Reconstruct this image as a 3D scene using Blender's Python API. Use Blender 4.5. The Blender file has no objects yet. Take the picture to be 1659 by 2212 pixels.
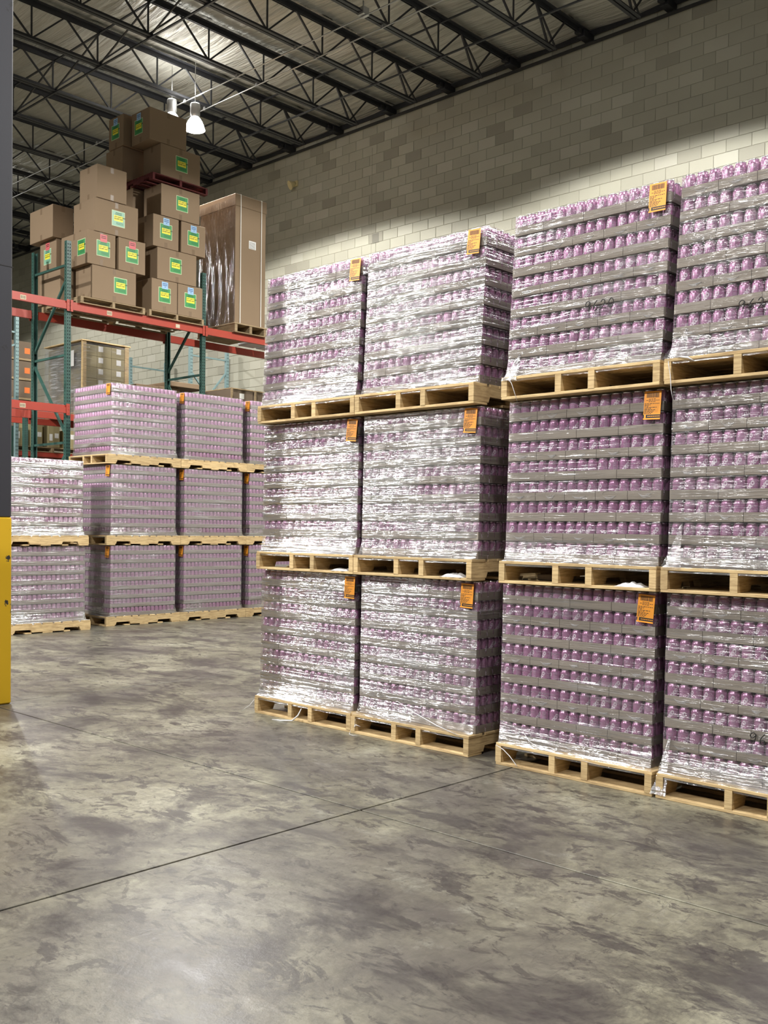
import bpy, math, random
from mathutils import Vector, Matrix, noise
random.seed(7)
PI = math.pi
sc = bpy.context.scene
COL = sc.collection

# ------------------------------------------------------------------ camera
def make_camera():
    yaw, pitch, roll = math.radians(43.5034), math.radians(-1.3841), math.radians(0.7362)
    F = Vector((-math.sin(yaw) * math.cos(pitch), math.cos(yaw) * math.cos(pitch), math.sin(pitch)))
    R = Vector((math.cos(yaw), math.sin(yaw), 0)); U = R.cross(F)
    R2 = R * math.cos(roll) + U * math.sin(roll); U2 = -R * math.sin(roll) + U * math.cos(roll)
    cd = bpy.data.cameras.new('camera'); c = bpy.data.objects.new('camera', cd); COL.objects.link(c)
    m = Matrix((R2, U2, -F)).transposed().to_4x4(); m.translation = (0, 0, 1.397)
    c.matrix_world = m
    cd.sensor_fit = 'VERTICAL'; cd.sensor_height = 36; cd.lens = 35.148
    cd.shift_x = 19.24 / 2212; cd.shift_y = 87.06 / 2212
    cd.clip_start = 0.05; cd.clip_end = 200
    sc.camera = c
make_camera()

# ------------------------------------------------------------------ world, exposure
w = bpy.data.worlds.new('world'); sc.world = w; w.use_nodes = True
bg = w.node_tree.nodes['Background']; bg.inputs[0].default_value = (0.94, 0.96, 1.0, 1); bg.inputs[1].default_value = 0.12
sc.view_settings.view_transform = 'Standard'; sc.view_settings.look = 'None'
sc.view_settings.exposure = 0.06; sc.view_settings.gamma = 1.0; sc.view_settings.use_curve_mapping = False
LAMP_SPOT = 1350.0     # watts of each high-bay lamp, downwards
LAMP_UP = 34.0        # and what leaks upwards through its acrylic shade

cy = sc.cycles
cy.max_bounces = 6; cy.diffuse_bounces = 3; cy.glossy_bounces = 3; cy.transmission_bounces = 2; cy.transparent_max_bounces = 10
cy.caustics_reflective = False; cy.caustics_refractive = False; cy.sample_clamp_indirect = 6.0
cy.use_adaptive_sampling = True; cy.adaptive_threshold = 0.02

# ------------------------------------------------------------------ helpers
def tag(o, label=None, cat=None, group=None, kind=None):
    if label: o['label'] = label
    if cat: o['category'] = cat
    if group: o['group'] = group
    if kind: o['kind'] = kind
    return o

class MB:
    def __init__(s): s.v = []; s.f = []; s.m = []; s.sm = []
    def add(s, vs, fs, mi=0, smooth=False):
        n = len(s.v); s.v += [tuple(v) for v in vs]
        for f in fs:
            s.f.append(tuple(n + i for i in f)); s.m.append(mi); s.sm.append(smooth)
        return s
    def box(s, x0, x1, y0, y1, z0, z1, mi=0):
        return s.add([(x0,y0,z0),(x1,y0,z0),(x1,y1,z0),(x0,y1,z0),(x0,y0,z1),(x1,y0,z1),(x1,y1,z1),(x0,y1,z1)],
                     [(0,3,2,1),(4,5,6,7),(0,1,5,4),(1,2,6,5),(2,3,7,6),(3,0,4,7)], mi)
    def cbox(s, x0, x1, y0, y1, z0, z1, b=.003, mi=0):
        # box with chamfered edges
        pts = []
        for sx, xa in ((1, x0), (-1, x1)):
            for sy, ya in ((1, y0), (-1, y1)):
                for sz, za in ((1, z0), (-1, z1)):
                    pts += [(xa, ya + sy*b, za + sz*b), (xa + sx*b, ya, za + sz*b), (xa + sx*b, ya + sy*b, za)]
        import itertools
        ix = lambda i, j, k, a: ((i*2 + j)*2 + k)*3 + a
        fs = []
        for i in (0, 1): fs.append((ix(i,0,0,0), ix(i,0,1,0), ix(i,1,1,0), ix(i,1,0,0)) if i == 0 else (ix(i,0,0,0), ix(i,1,0,0), ix(i,1,1,0), ix(i,0,1,0)))
        for j in (0, 1): fs.append((ix(0,j,0,1), ix(1,j,0,1), ix(1,j,1,1), ix(0,j,1,1)) if j == 0 else (ix(0,j,0,1), ix(0,j,1,1), ix(1,j,1,1), ix(1,j,0,1)))
        for k in (0, 1): fs.append((ix(0,0,k,2), ix(0,1,k,2), ix(1,1,k,2), ix(1,0,k,2)) if k == 0 else (ix(0,0,k,2), ix(1,0,k,2), ix(1,1,k,2), ix(0,1,k,2)))
        def q(a, b_, c, d, flip): fs.append((a, b_, c, d) if not flip else (d, c, b_, a))
        for i in (0, 1):
            for j in (0, 1):
                q(ix(i,j,0,0), ix(i,j,0,1), ix(i,j,1,1), ix(i,j,1,0), (i + j) % 2 == 1)
        for i in (0, 1):
            for k in (0, 1):
                q(ix(i,0,k,0), ix(i,1,k,0), ix(i,1,k,2), ix(i,0,k,2), (i + k) % 2 == 1)
        for j in (0, 1):
            for k in (0, 1):
                q(ix(0,j,k,1), ix(0,j,k,2), ix(1,j,k,2), ix(1,j,k,1), (j + k) % 2 == 1)
        for i in (0, 1):
            for j in (0, 1):
                for k in (0, 1):
                    t = (ix(i,j,k,0), ix(i,j,k,2), ix(i,j,k,1))
                    fs.append(t if (i + j + k) % 2 == 0 else t[::-1])
        return s.add(pts, fs, mi)
    def bar(s, a, b, wx, wy=None, mi=0, up=Vector((0,0,1))):
        # rectangular bar from a to b
        wy = wy or wx; a = Vector(a); b = Vector(b); d = (b - a).normalized()
        if abs(d.dot(up)) > .98: up = Vector((0,1,0))
        x = d.cross(up).normalized() * wx / 2; y = x.cross(d).normalized() * wy / 2
        vs = [a-x-y, a+x-y, a+x+y, a-x+y, b-x-y, b+x-y, b+x+y, b-x+y]
        return s.add(vs, [(3,2,1,0),(4,5,6,7),(0,1,5,4),(1,2,6,5),(2,3,7,6),(3,0,4,7)], mi)
    def tube(s, pts, r, n=6, mi=0, cap=True):
        pts = [Vector(p) for p in pts]; rings = []
        base = len(s.v)
        for i, p in enumerate(pts):
            d = (pts[min(i+1, len(pts)-1)] - pts[max(i-1, 0)]).normalized()
            up = Vector((0,0,1)) if abs(d.z) < .95 else Vector((0,1,0))
            x = d.cross(up).normalized(); y = x.cross(d).normalized()
            rr = r[i] if isinstance(r, (list, tuple)) else r
            for k in range(n):
                a = 2*PI*k/n; s.v.append(tuple(p + x*math.cos(a)*rr + y*math.sin(a)*rr))
        for i in range(len(pts)-1):
            for k in range(n):
                a = base + i*n + k; b = base + i*n + (k+1) % n
                s.f.append((a, b, b+n, a+n)); s.m.append(mi); s.sm.append(True)
        if cap:
            s.f.append(tuple(base + k for k in range(n))[::-1]); s.m.append(mi); s.sm.append(False)
            e = base + (len(pts)-1)*n
            s.f.append(tuple(e + k for k in range(n))); s.m.append(mi); s.sm.append(False)
        return s
    def lathe(s, prof, n=16, c=(0,0,0), mis=None):
        # prof: [(r, z)], mis: material per segment
        base = len(s.v)
        for r, z in prof:
            for k in range(n):
                a = 2*PI*k/n; s.v.append((c[0] + r*math.cos(a), c[1] + r*math.sin(a), c[2] + z))
        for i in range(len(prof)-1):
            for k in range(n):
                a = base + i*n + k; b = base + i*n + (k+1) % n
                s.f.append((a, b, b+n, a+n)); s.m.append(mis[i] if mis else 0); s.sm.append(True)
        return s
    def poly(s, pts, mi=0): return s.add(pts, [tuple(range(len(pts)))], mi)
    def prism(s, prof, axis, a, b, mi=0):
        # prof 2D polygon extruded along axis 'x' or 'y' (prof = other two coords)
        n = len(prof)
        mk = (lambda p, t: (t, p[0], p[1])) if axis == 'x' else (lambda p, t: (p[0], t, p[1])) if axis == 'y' else (lambda p, t: (p[0], p[1], t))
        vs = [mk(p, a) for p in prof] + [mk(p, b) for p in prof]
        fs = [tuple(range(n))[::-1], tuple(range(n, 2*n))] + [(i, (i+1) % n, n + (i+1) % n, n + i) for i in range(n)]
        return s.add(vs, fs, mi)
    def mesh(s, name, mats):
        me = bpy.data.meshes.new(name); me.from_pydata(s.v, [], s.f)
        for m in mats: me.materials.append(m)
        if any(s.m): me.polygons.foreach_set('material_index', s.m)
        if any(s.sm): me.polygons.foreach_set('use_smooth', s.sm)
        me.update(); return me

def ob(name, mesh, parent=None, loc=(0,0,0), rot=0.0, rot3=None):
    o = bpy.data.objects.new(name, mesh); COL.objects.link(o)
    if parent: o.parent = parent
    o.location = loc; o.rotation_euler = rot3 if rot3 else (0, 0, rot)
    return o
def empty(name, loc=(0,0,0), rot=0.0, parent=None):
    o = ob(name, None, parent, loc, rot); o.empty_display_size = .2; return o

# ------------------------------------------------------------------ materials
class NT:
    def __init__(s, name):
        s.m = bpy.data.materials.new(name); s.m.use_nodes = True; s.t = s.m.node_tree
        s.b = s.t.nodes['Principled BSDF']; s.out = s.t.nodes['Material Output']
    def n(s, typ, **kw):
        x = s.t.nodes.new(typ)
        for k, v in kw.items():
            if k in x.inputs: x.inputs[k].default_value = v
            else: setattr(x, k, v)
        return x
    def l(s, a, b): s.t.links.new(a, b)
    def coord(s, out='Object', scale=(1,1,1), rnd=True):
        tc = s.n('ShaderNodeTexCoord'); mp = s.n('ShaderNodeMapping'); mp.inputs['Scale'].default_value = scale
        s.l(tc.outputs[out], mp.inputs['Vector'])
        if rnd:
            oi = s.n('ShaderNodeObjectInfo'); mu = s.n('ShaderNodeMath', operation='MULTIPLY'); mu.inputs[1].default_value = 37.0
            s.l(oi.outputs['Random'], mu.inputs[0]); s.l(mu.outputs[0], mp.inputs['Location'])
        return mp.outputs[0]
    def noise(s, vec, scale, detail=4, rough=.55, dist=0):
        x = s.n('ShaderNodeTexNoise'); x.inputs['Scale'].default_value = scale; x.inputs['Detail'].default_value = detail
        x.inputs['Roughness'].default_value = rough; x.inputs['Distortion'].default_value = dist
        s.l(vec, x.inputs['Vector']); return x.outputs['Fac']
    def ramp(s, fac, stops):
        x = s.n('ShaderNodeValToRGB'); e = x.color_ramp.elements
        while len(e) < len(stops): e.new(.5)
        for i, (p, c) in enumerate(stops):
            e[i].position = p; e[i].color = (c if len(c) == 4 else (*c, 1)) if isinstance(c, tuple) else (c, c, c, 1)
        s.l(fac, x.inputs[0]); return x.outputs[0]
    def mix(s, fac, a, b, mode='MIX'):
        x = s.n('ShaderNodeMix', data_type='RGBA', blend_type=mode)
        for v, i in ((fac, 0), (a, 6), (b, 7)):
            if hasattr(v, 'is_linked') or hasattr(v, 'links'): s.l(v, x.inputs[i])
            else: x.inputs[i].default_value = v if i == 0 else (*v, 1)[:4]
        return x.outputs[2]
    def math(s, op, a, b=None):
        x = s.n('ShaderNodeMath', operation=op)
        for v, i in ((a, 0), (b, 1)):
            if v is None: continue
            if hasattr(v, 'links'): s.l(v, x.inputs[i])
            else: x.inputs[i].default_value = v
        return x.outputs[0]
    def bump(s, h, strength=.3, dist=.01):
        x = s.n('ShaderNodeBump'); x.inputs['Strength'].default_value = strength; x.inputs['Distance'].default_value = dist
        s.l(h, x.inputs['Height']); return x.outputs[0]
    def base(s, c): s.l(c, s.b.inputs['Base Color']) if hasattr(c, 'links') else setattr(s.b.inputs['Base Color'], 'default_value', (*c, 1))
    def set(s, **kw):
        names = dict(rough='Roughness', metal='Metallic', spec='Specular IOR Level', coat='Coat Weight', coatr='Coat Roughness')
        for k, v in kw.items():
            i = s.b.inputs[names[k]]
            if hasattr(v, 'links'): s.l(v, i)
            else: i.default_value = v
        return s
    def normal(s, n_): s.l(n_, s.b.inputs['Normal']); return s

def flat(name, c, rough=.6, metal=0, spec=.5, coat=0, var=.0, scale=12):
    t = NT(name); t.set(rough=rough, metal=metal, spec=spec, coat=coat)
    if var:
        f = t.noise(t.coord(), scale, 4)
        t.base(t.mix(f, tuple(x*(1-var) for x in c), tuple(min(1, x*(1+var)) for x in c)))
    else: t.base(c)
    return t.m

def mat_wood(name, c, dark):
    t = NT(name); v = t.coord(scale=(2.2, 2.2, 30)); g = t.noise(v, 3.0, 5, .6, .6)
    v2 = t.coord(scale=(1, 1, 1)); p = t.noise(v2, 6, 3)
    col = t.ramp(g, [(.25, dark), (.55, c), (.8, tuple(min(1, x*1.12) for x in c))])
    oi = t.n('ShaderNodeObjectInfo')
    br = t.math('MULTIPLY_ADD', oi.outputs['Random'], .3); t.t.nodes[-1].inputs[2].default_value = .82
    mx = t.n('ShaderNodeMix', data_type='RGBA', blend_type='MULTIPLY'); mx.inputs[0].default_value = 1
    t.l(col, mx.inputs[6]); cc = t.n('ShaderNodeCombineColor'); [t.l(br, cc.inputs[i]) for i in range(3)]
    t.l(cc.outputs[0], mx.inputs[7])
    stain = t.ramp(p, [(.32, 1.0), (.42, 0.0)])
    t.base(t.mix(stain, (0, 0, 0), (0, 0, 0)))
    m2 = t.mix(t.math('MULTIPLY', stain, .35), mx.outputs[2], dark)
    t.base(m2); t.set(rough=.75, spec=.25); t.normal(t.bump(g, .35, .004)); return t.m

def mat_card(name, c, var=.07, rough=.8):
    t = NT(name); v = t.coord(); f = t.noise(v, 3, 3); g = t.noise(t.coord(scale=(1,1,60)), 6, 2)
    a = t.mix(f, tuple(x*(1-var) for x in c), tuple(x*(1+var) for x in c))
    a = t.mix(t.math('MULTIPLY', g, .25), a, tuple(x*.8 for x in c)); t.base(a)
    t.set(rough=rough, spec=.25); t.normal(t.bump(g, .15, .002)); return t.m

M = {}
M['wood'] = mat_wood('pallet_wood', (.66,.49,.26), (.33,.21,.10))
M['wood_red'] = mat_wood('red_pallet_wood', (.13,.03,.03), (.06,.015,.015))
M['wood_dull'] = mat_wood('dull_pallet_wood', (.36,.27,.16), (.17,.12,.07))
M['tray'] = mat_card('tray_cardboard', (.365,.32,.27))
M['carton'] = mat_card('carton_cardboard', (.265,.19,.122), .06)
M['carton2'] = mat_card('olive_carton_cardboard', (.33,.28,.15), .06)
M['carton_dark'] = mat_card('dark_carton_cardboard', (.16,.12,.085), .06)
M['tape'] = flat('brown_tape', (.22,.155,.10), .25)
M['white'] = flat('white_label', (.8,.8,.78), .5)
M['green_l'] = flat('green_label', (.06,.30,.10), .38)
M['green_p'] = flat('pale_green_label', (.26,.50,.36), .3)
M['border'] = flat('pale_border', (.62,.72,.45), .45)
M['yellow_l'] = flat('yellow_label', (.85,.78,.06), .45)
M['blue_l'] = flat('blue_label', (.32,.52,.75), .45)
M['red_l'] = flat('red_label', (.62,.13,.14), .45)
M['ink'] = flat('ink', (.015,.013,.012), .5)
M['ink_g'] = flat('green_ink', (.015,.12,.04), .5)
M['ink_b'] = flat('blue_ink', (.02,.05,.22), .5)
M['orange'] = flat('orange_placard', (.93,.36,.035), .45)
M['orange_d'] = flat('orange_small_label', (.75,.17,.03), .5)
M['can_lid'] = flat('aluminium', (.85,.84,.87), .18, 1)
M['can_text'] = flat('can_print', (.78,.68,.78), .35)
M['can_text2'] = flat('can_print_soft', (.62,.47,.62), .35)
M['steel_dark'] = flat('dark_painted_steel', (.017,.018,.022), .5, var=.3)
M['rack_green'] = flat('green_rack_paint', (.030,.085,.070), .42, var=.18, scale=8)
M['rack_red'] = flat('red_rack_paint', (.40,.055,.034), .40, var=.14, scale=5)
M['rack_teal'] = flat('pale_teal_rack_paint', (.22,.33,.34), .45, var=.12)
M['hole'] = flat('post_hole', (.004,.005,.005), .9)
M['galv'] = flat('galvanised_steel', (.45,.45,.44), .4, .7)
M['strap'] = flat('white_strap', (.75,.72,.66), .5)
M['bag'] = flat('white_film_scrap', (.75,.75,.77), .35)
M['alarm'] = flat('cream_alarm', (.72,.62,.34), .45)

def mat_can():
    t = NT('pink_can_paint'); oi = t.n('ShaderNodeObjectInfo')
    v = t.coord(rnd=False); z = t.n('ShaderNodeSeparateXYZ'); t.l(v, z.inputs[0])
    f = t.noise(t.coord(scale=(1,1,.6)), 25, 2)
    col = t.mix(f, (.44,.17,.35), (.58,.30,.49)); t.base(col)
    t.set(rough=.25, metal=.35, coat=1.0, coatr=.08); return t.m
M['can'] = mat_can()

def mat_film(name, haze=.10, gl=.16, bs=.5, streak=1.0, tint=(.93,.93,.95), vs=(.7,.7,16)):
    # clear stretch wrap: transparent with glossy wrinkles and milky streaks
    t = NT(name); t.t.nodes.remove(t.b)
    v = t.coord(scale=vs); v2 = t.coord(scale=(5,5,9)); v3 = t.coord(scale=(.9,.9,1.4))
    n1 = t.noise(v, 4.0, 3, .5, 0); n2 = t.noise(v2, 3.0, 4, .6, 1.0); n3 = t.noise(v3, 2.2, 2)
    n4 = t.noise(t.coord(scale=(3,3,70)), 2.4, 2, .5, 0)
    h = t.math('ADD', t.math('ADD', n1, t.math('MULTIPLY', n2, .10)), t.math('MULTIPLY', n4, .16))
    nb = t.bump(h, bs, .02)
    tr = t.n('ShaderNodeBsdfTransparent'); tr.inputs[0].default_value = (.97,.965,.975,1)
    gs = t.n('ShaderNodeBsdfGlossy'); gs.inputs['Roughness'].default_value = .15; gs.inputs[0].default_value = (*tint, 1); t.l(nb, gs.inputs['Normal'])
    df = t.n('ShaderNodeBsdfDiffuse'); df.inputs[0].default_value = (.72,.72,.76,1); t.l(nb, df.inputs['Normal'])
    lw = t.n('ShaderNodeLayerWeight'); lw.inputs['Blend'].default_value = .25; t.l(nb, lw.inputs['Normal'])
    patch = t.ramp(n3, [(.38, .15), (.62, 1.0)])
    g = t.math('ADD', t.math('MULTIPLY', lw.outputs['Fresnel'], .55), t.math('MULTIPLY', patch, gl))
    m1 = t.n('ShaderNodeMixShader'); t.l(g, m1.inputs[0]); t.l(tr.outputs[0], m1.inputs[1]); t.l(gs.outputs[0], m1.inputs[2])
    st = t.ramp(n1, [(.53, 0.0), (.72, 1.0)]); st = t.math('MULTIPLY', t.math('MULTIPLY', st, patch), streak*.6)
    hz = t.math('MINIMUM', t.math('ADD', st, haze), .85)
    m2 = t.n('ShaderNodeMixShader'); t.l(hz, m2.inputs[0]); t.l(m1.outputs[0], m2.inputs[1]); t.l(df.outputs[0], m2.inputs[2])
    t.l(m2.outputs[0], t.out.inputs[0]); return t.m
M['film'] = mat_film('stretch_film', .02, .10, .6, .30)
M['film_heavy'] = mat_film('stretch_film_heavy', .035, .40, .75, .6)
M['film_far'] = mat_film('stretch_film_far', .13, .14, .6, .45)
M['film_milky'] = mat_film('stretch_film_milky', .09, .60, .85, .9)
M['film_vert'] = mat_film('stretch_film_draped', .0, .10, 1.0, .12, vs=(9,9,.7))
M['film_strand'] = flat('bunched_film', (.75,.75,.78), .22)

def mat_floor():
    t = NT('concrete_floor'); P = t.coord('Object', rnd=False)
    # every slab mesh is built in world space, so the stains run on across the joints
    def mp(rot=0, sc_=(1,1,1), loc=(0,0,0)):
        m = t.n('ShaderNodeMapping'); m.inputs['Rotation'].default_value = (0, 0, rot); m.inputs['Scale'].default_value = sc_; m.inputs['Location'].default_value = loc; t.l(P, m.inputs[0]); return m.outputs[0]
    big = t.noise(mp(.3), .55, 4, .6, .6); mid = t.noise(P, 1.5, 9, .68, .5); fine = t.noise(P, 22, 5, .7)
    base = t.ramp(mid, [(.36, (.122,.113,.088)), (.46, (.225,.212,.155)), (.55, (.315,.30,.22)), (.66, (.44,.425,.325))])
    base = t.mix(t.math('MULTIPLY', t.ramp(big, [(.46, 0.0), (.62, 1.0)]), .65), base, (.115,.100,.095))
    c = base
    smear = t.noise(mp(.72, (.9, 1.55, 1)), 1.15, 12, .76, .35)
    c = t.mix(t.math('MULTIPLY', t.ramp(smear, [(.495, 0.0), (.54, .5), (.61, 1.0)]), .86), c, (.040,.034,.036))
    c = t.mix(t.math('MULTIPLY', t.ramp(smear, [(.36, .8), (.43, 0.0)]), .5), c, (.43,.425,.36))
    sm2 = t.noise(mp(.72, (1.0, 2.2, 1), (5,2,0)), 2.1, 12, .74, .5)
    c = t.mix(t.math('MULTIPLY', t.ramp(sm2, [(.550, 0.0), (.585, 1.0)]), .80), c, (.050,.043,.042))
    sm3 = t.noise(mp(.9, (1, 1.4, 1), (9,1,0)), 6.5, 8, .7, .8)
    c = t.mix(t.math('MULTIPLY', t.ramp(sm3, [(.552, 0.0), (.60, 1.0)]), .72), c, (.055,.048,.045))
    def lines(rot, sx, thr, loc):
        m = mp(rot, (sx, .55, 1), loc)
        return t.ramp(t.noise(m, 2.4, 2, .5, .08), [(thr, 0.0), (thr + .006, 1.0), (thr + .014, 0.0)])
    for r_, s_, th, lc in ((.5, 9, .60, (0,0,0)), (1.9, 9, .63, (3,1,0)), (-.4, 7, .64, (7,4,0))):
        c = t.mix(t.math('MULTIPLY', lines(r_, s_, th, lc), .38), c, (.05,.045,.04))
    vo = t.n('ShaderNodeTexVoronoi', feature='DISTANCE_TO_EDGE'); vo.inputs['Scale'].default_value = 3.0
    nz = t.n('ShaderNodeTexNoise'); nz.inputs['Scale'].default_value = 3.5; nz.inputs['Detail'].default_value = 6; t.l(P, nz.inputs['Vector'])
    wv = t.n('ShaderNodeVectorMath', operation='ADD'); t.l(P, wv.inputs[0]); t.l(nz.outputs['Color'], wv.inputs[1]); t.l(wv.outputs[0], vo.inputs['Vector'])
    crack = t.math('MULTIPLY', t.ramp(vo.outputs['Distance'], [(.0, 1.0), (.010, 0.0)]), t.ramp(t.noise(mp(0,(1,1,1),(4,4,0)), .8, 3), [(.50, 0.0), (.56, 1.0)]))
    c = t.mix(t.math('MULTIPLY', crack, .55), c, (.05,.045,.04))
    c = t.mix(t.math('MULTIPLY', t.ramp(fine, [(.4, 1.0), (.58, 0.0)]), .42), c, (.10,.095,.08))
    t.base(c)
    t.set(rough=t.ramp(smear, [(.35, .27), (.5, .38), (.62, .30)]), spec=.55)
    t.normal(t.bump(t.math('ADD', fine, t.math('MULTIPLY', mid, 2.0)), .12, .01)); return t.m
M['floor'] = mat_floor()

def mat_block():
    t = NT('painted_block_wall'); g = t.n('ShaderNodeNewGeometry'); s = t.n('ShaderNodeSeparateXYZ'); t.l(g.outputs['Position'], s.inputs[0])
    row = t.math('FLOOR', t.math('DIVIDE', t.math('ADD', s.outputs['Z'], .0), .2032))
    off = t.math('MULTIPLY', t.math('MODULO', row, 2.0), .5)
    col = t.math('FLOOR', t.math('ADD', t.math('DIVIDE', s.outputs['X'], .4064), off))
    cv = t.n('ShaderNodeCombineXYZ'); t.l(row, cv.inputs[0]); t.l(col, cv.inputs[1])
    wn = t.n('ShaderNodeTexWhiteNoise', noise_dimensions='2D'); t.l(cv.outputs[0], wn.inputs['Vector'])
    tone = t.ramp(wn.outputs['Value'], [(0, (.30,.285,.23)), (.12, (.40,.39,.315)), (.8, (.455,.445,.36)), (1, (.50,.49,.41))])
    f = t.noise(g.outputs['Position'], 30, 4, .7); big = t.noise(g.outputs['Position'], .6, 3)
    tone = t.mix(t.math('MULTIPLY', t.ramp(big, [(.4, 0.0), (.65, 1.0)]), .22), tone, (.33,.30,.25))
    t.base(tone); t.set(rough=.62, spec=.35); t.normal(t.bump(f, .25, .006)); return t.m
M['block'] = mat_block()
M['mortar'] = flat('painted_mortar', (.36,.345,.28), .8, var=.1)

def mat_insul():
    t = NT('insulation_facing'); P = t.coord('Object', scale=(.35, 4.5, 1), rnd=False); P2 = t.coord('Object', rnd=False)
    a = t.noise(P, 2.2, 5, .6, .6); b = t.noise(P2, 1.1, 3, .5, .8)
    sp = t.coord('Object', scale=(.25, 1, 1), rnd=False); wv = t.noise(sp, 1.6, 3, .5, .4)
    h = t.math('ADD', a, t.math('MULTIPLY', wv, 3.0))
    t.base(t.mix(b, (.40,.39,.345), (.52,.51,.455))); t.set(rough=.36, metal=.25, spec=.6); t.normal(t.bump(h, 1.0, .08)); return t.m
M['insul'] = mat_insul()
M['deck'] = flat('roof_deck', (.2,.2,.19), .7)

def mat_column(name, c, chip):
    t = NT(name); v = t.coord(rnd=False); n_ = t.noise(v, 9, 5, .7)
    t.base(t.mix(t.ramp(n_, [(.655, 0.0), (.665, 1.0)]), c, chip)); t.set(rough=.5); t.normal(t.bump(t.noise(v, 120, 2), .12, .002)); return t.m
M['col_dark'] = mat_column('charcoal_column_paint', (.040,.041,.052), (.03,.03,.035))
M['col_yellow'] = mat_column('yellow_column_paint', (.78,.48,.016), (.04,.035,.03))

def emit(name, c, s):
    t = NT(name); t.base(c); t.b.inputs['Emission Color'].default_value = (*c, 1); t.b.inputs['Emission Strength'].default_value = s; return t.m
M['bulb'] = emit('lit_lamp', (1, .98, .93), 60)
M['shade'] = emit('lit_acrylic_shade', (1, .98, .95), 5)

# ------------------------------------------------------------------ lamps (a high-bay lamp carries its own light)
def highbay(x, y, zl, label, visible=True, spot=LAMP_SPOT, up=LAMP_UP):
    r = empty('high_bay_lamp', (x, y, zl)); tag(r, label, 'lamp', 'high bay lamps under the roof')
    if visible:
        b = MB(); b.lathe([(.0,.34),(.085,.34),(.09,.32),(.09,.14),(.07,.10)], 20); ob('ballast_housing', b.mesh('ballast_housing', [M['galv']]), r)
        b = MB(); b.lathe([(.06,.11),(.09,.08),(.13,.02),(.16,-.05),(.18,-.12),(.186,-.13),(.178,-.13),(.155,-.05),(.12,.02),(.08,.07)], 28)
        ob('acrylic_shade', b.mesh('acrylic_shade', [M['shade']]), r)
        b = MB(); b.lathe([(.0,.06),(.03,.05),(.045,.0),(.05,-.04),(.03,-.07),(.0,-.08)], 14); ob('bulb', b.mesh('bulb', [M['bulb']]), r)
        b = MB(); b.tube([(0,0,.34),(0,0,9.85-zl)], .006, 6); ob('hook_cable', b.mesh('hook_cable', [M['galv']]), r)
    l = bpy.data.lights.new('lamp_beam', 'SPOT'); l.energy = spot; l.spot_size = math.radians(158); l.spot_blend = .12; l.shadow_soft_size = .14; l.color = (1, .98, .935)
    o = bpy.data.objects.new('lamp_beam', l); COL.objects.link(o); o.parent = r; o.location = (0, 0, -.17)
    l = bpy.data.lights.new('lamp_uplight', 'POINT'); l.energy = up; l.shadow_soft_size = .2; l.color = (1, .985, .94)
    o = bpy.data.objects.new('lamp_uplight', l); COL.objects.link(o); o.parent = r; o.location = (0, 0, .50)
highbay(-15.12, 11.02, 8.74, 'bright high bay lamp hanging beside the carton stack', True, LAMP_SPOT, LAMP_UP)
highbay(-15.62, 10.86, 8.90, 'smaller second head left of the bright high bay lamp', True, LAMP_SPOT*.25, LAMP_UP)
for i, (x, y, k) in enumerate([(-7.846,10.9,1.15),(-1.8,10.9,1.6),(-24.612,10.9,.8),(-15.467,2.4,1.0),(-7.9,2.3,1.25),(-.9,2.2,.9),(5.0,2.4,.3),(-18.4,-6.5,5.2),(-7.846,-6.5,1.3),(-2.5,-6.5,1.7)]):
    highbay(x, y, 8.75, 'high bay lamp outside the picture, %s of the hall' % ('right of the wall row','nearest the right end','at the far left end','left of the middle row','in the middle row over the aisle','above the camera','right of the camera','behind at left','behind the camera','behind at right')[i], True, LAMP_SPOT*k)

# ------------------------------------------------------------------ setting: floor slabs
fl = MB(); fl.box(-34, 8, -14, 15.3, -.25, -.030)
floor = ob('floor', fl.mesh('floor', [M['ink']])); tag(floor, 'stained grey concrete warehouse floor', kind='structure')
xs = [-34, -27.67, -23.62, -19.57, -15.52, -11.47, -7.45, -3.43, .62, 4.67, 8]; ys = [-14, -4.7, -.6, 3.53, 7.65, 11.7, 15.3]
for i in range(len(xs)-1):
    for j in range(len(ys)-1):
        b = MB(); b.cbox(xs[i]+.006, xs[i+1]-.006, ys[j]+.006, ys[j+1]-.006, -.029, 0, .002)
        ob('floor_slab', b.mesh('floor_slab', [M['floor']]), floor)

# block wall
WY = 15.10
bw = MB(); bw.box(-34, 8, WY+.008, WY+.25, -.2, 10.2)
wall = ob('wall_right', bw.mesh('wall_right', [M['mortar']])); tag(wall, 'cream painted concrete block wall', kind='structure')
near, rest = [], []
for r in range(0, 49):
    z0 = r*.2032; o_ = .5 if r % 2 else 0
    for c in range(-84, 20):
        x0 = (c - o_)*.4064; x1 = x0 + .4064
        if x1 < -33.9 or x0 > 7.9: continue
        if abs(x0 + .2 + 14.56) < .21 and False: continue
        if z0 > 4.6 and -9.4 < x0 < -3.9 and z0 < 9.6 and (x0 - (-9.4))*.9 + 4.4 > 0: near.append((x0, z0))
        elif z0 >= 2.2: rest.append((x0, z0))
near.sort(key=lambda p: -(p[0]) + abs(p[1]-6)*.2); rest += near[300:]; near = near[:300]
b = MB(); b.cbox(.004, .4024, 0, .009, .004, .1992, .0035); blockmesh = b.mesh('block', [M['block']])
for x0, z0 in near: ob('block', blockmesh, wall, (x0, WY + random.uniform(-.001, .0015), z0))
b = MB()
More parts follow.
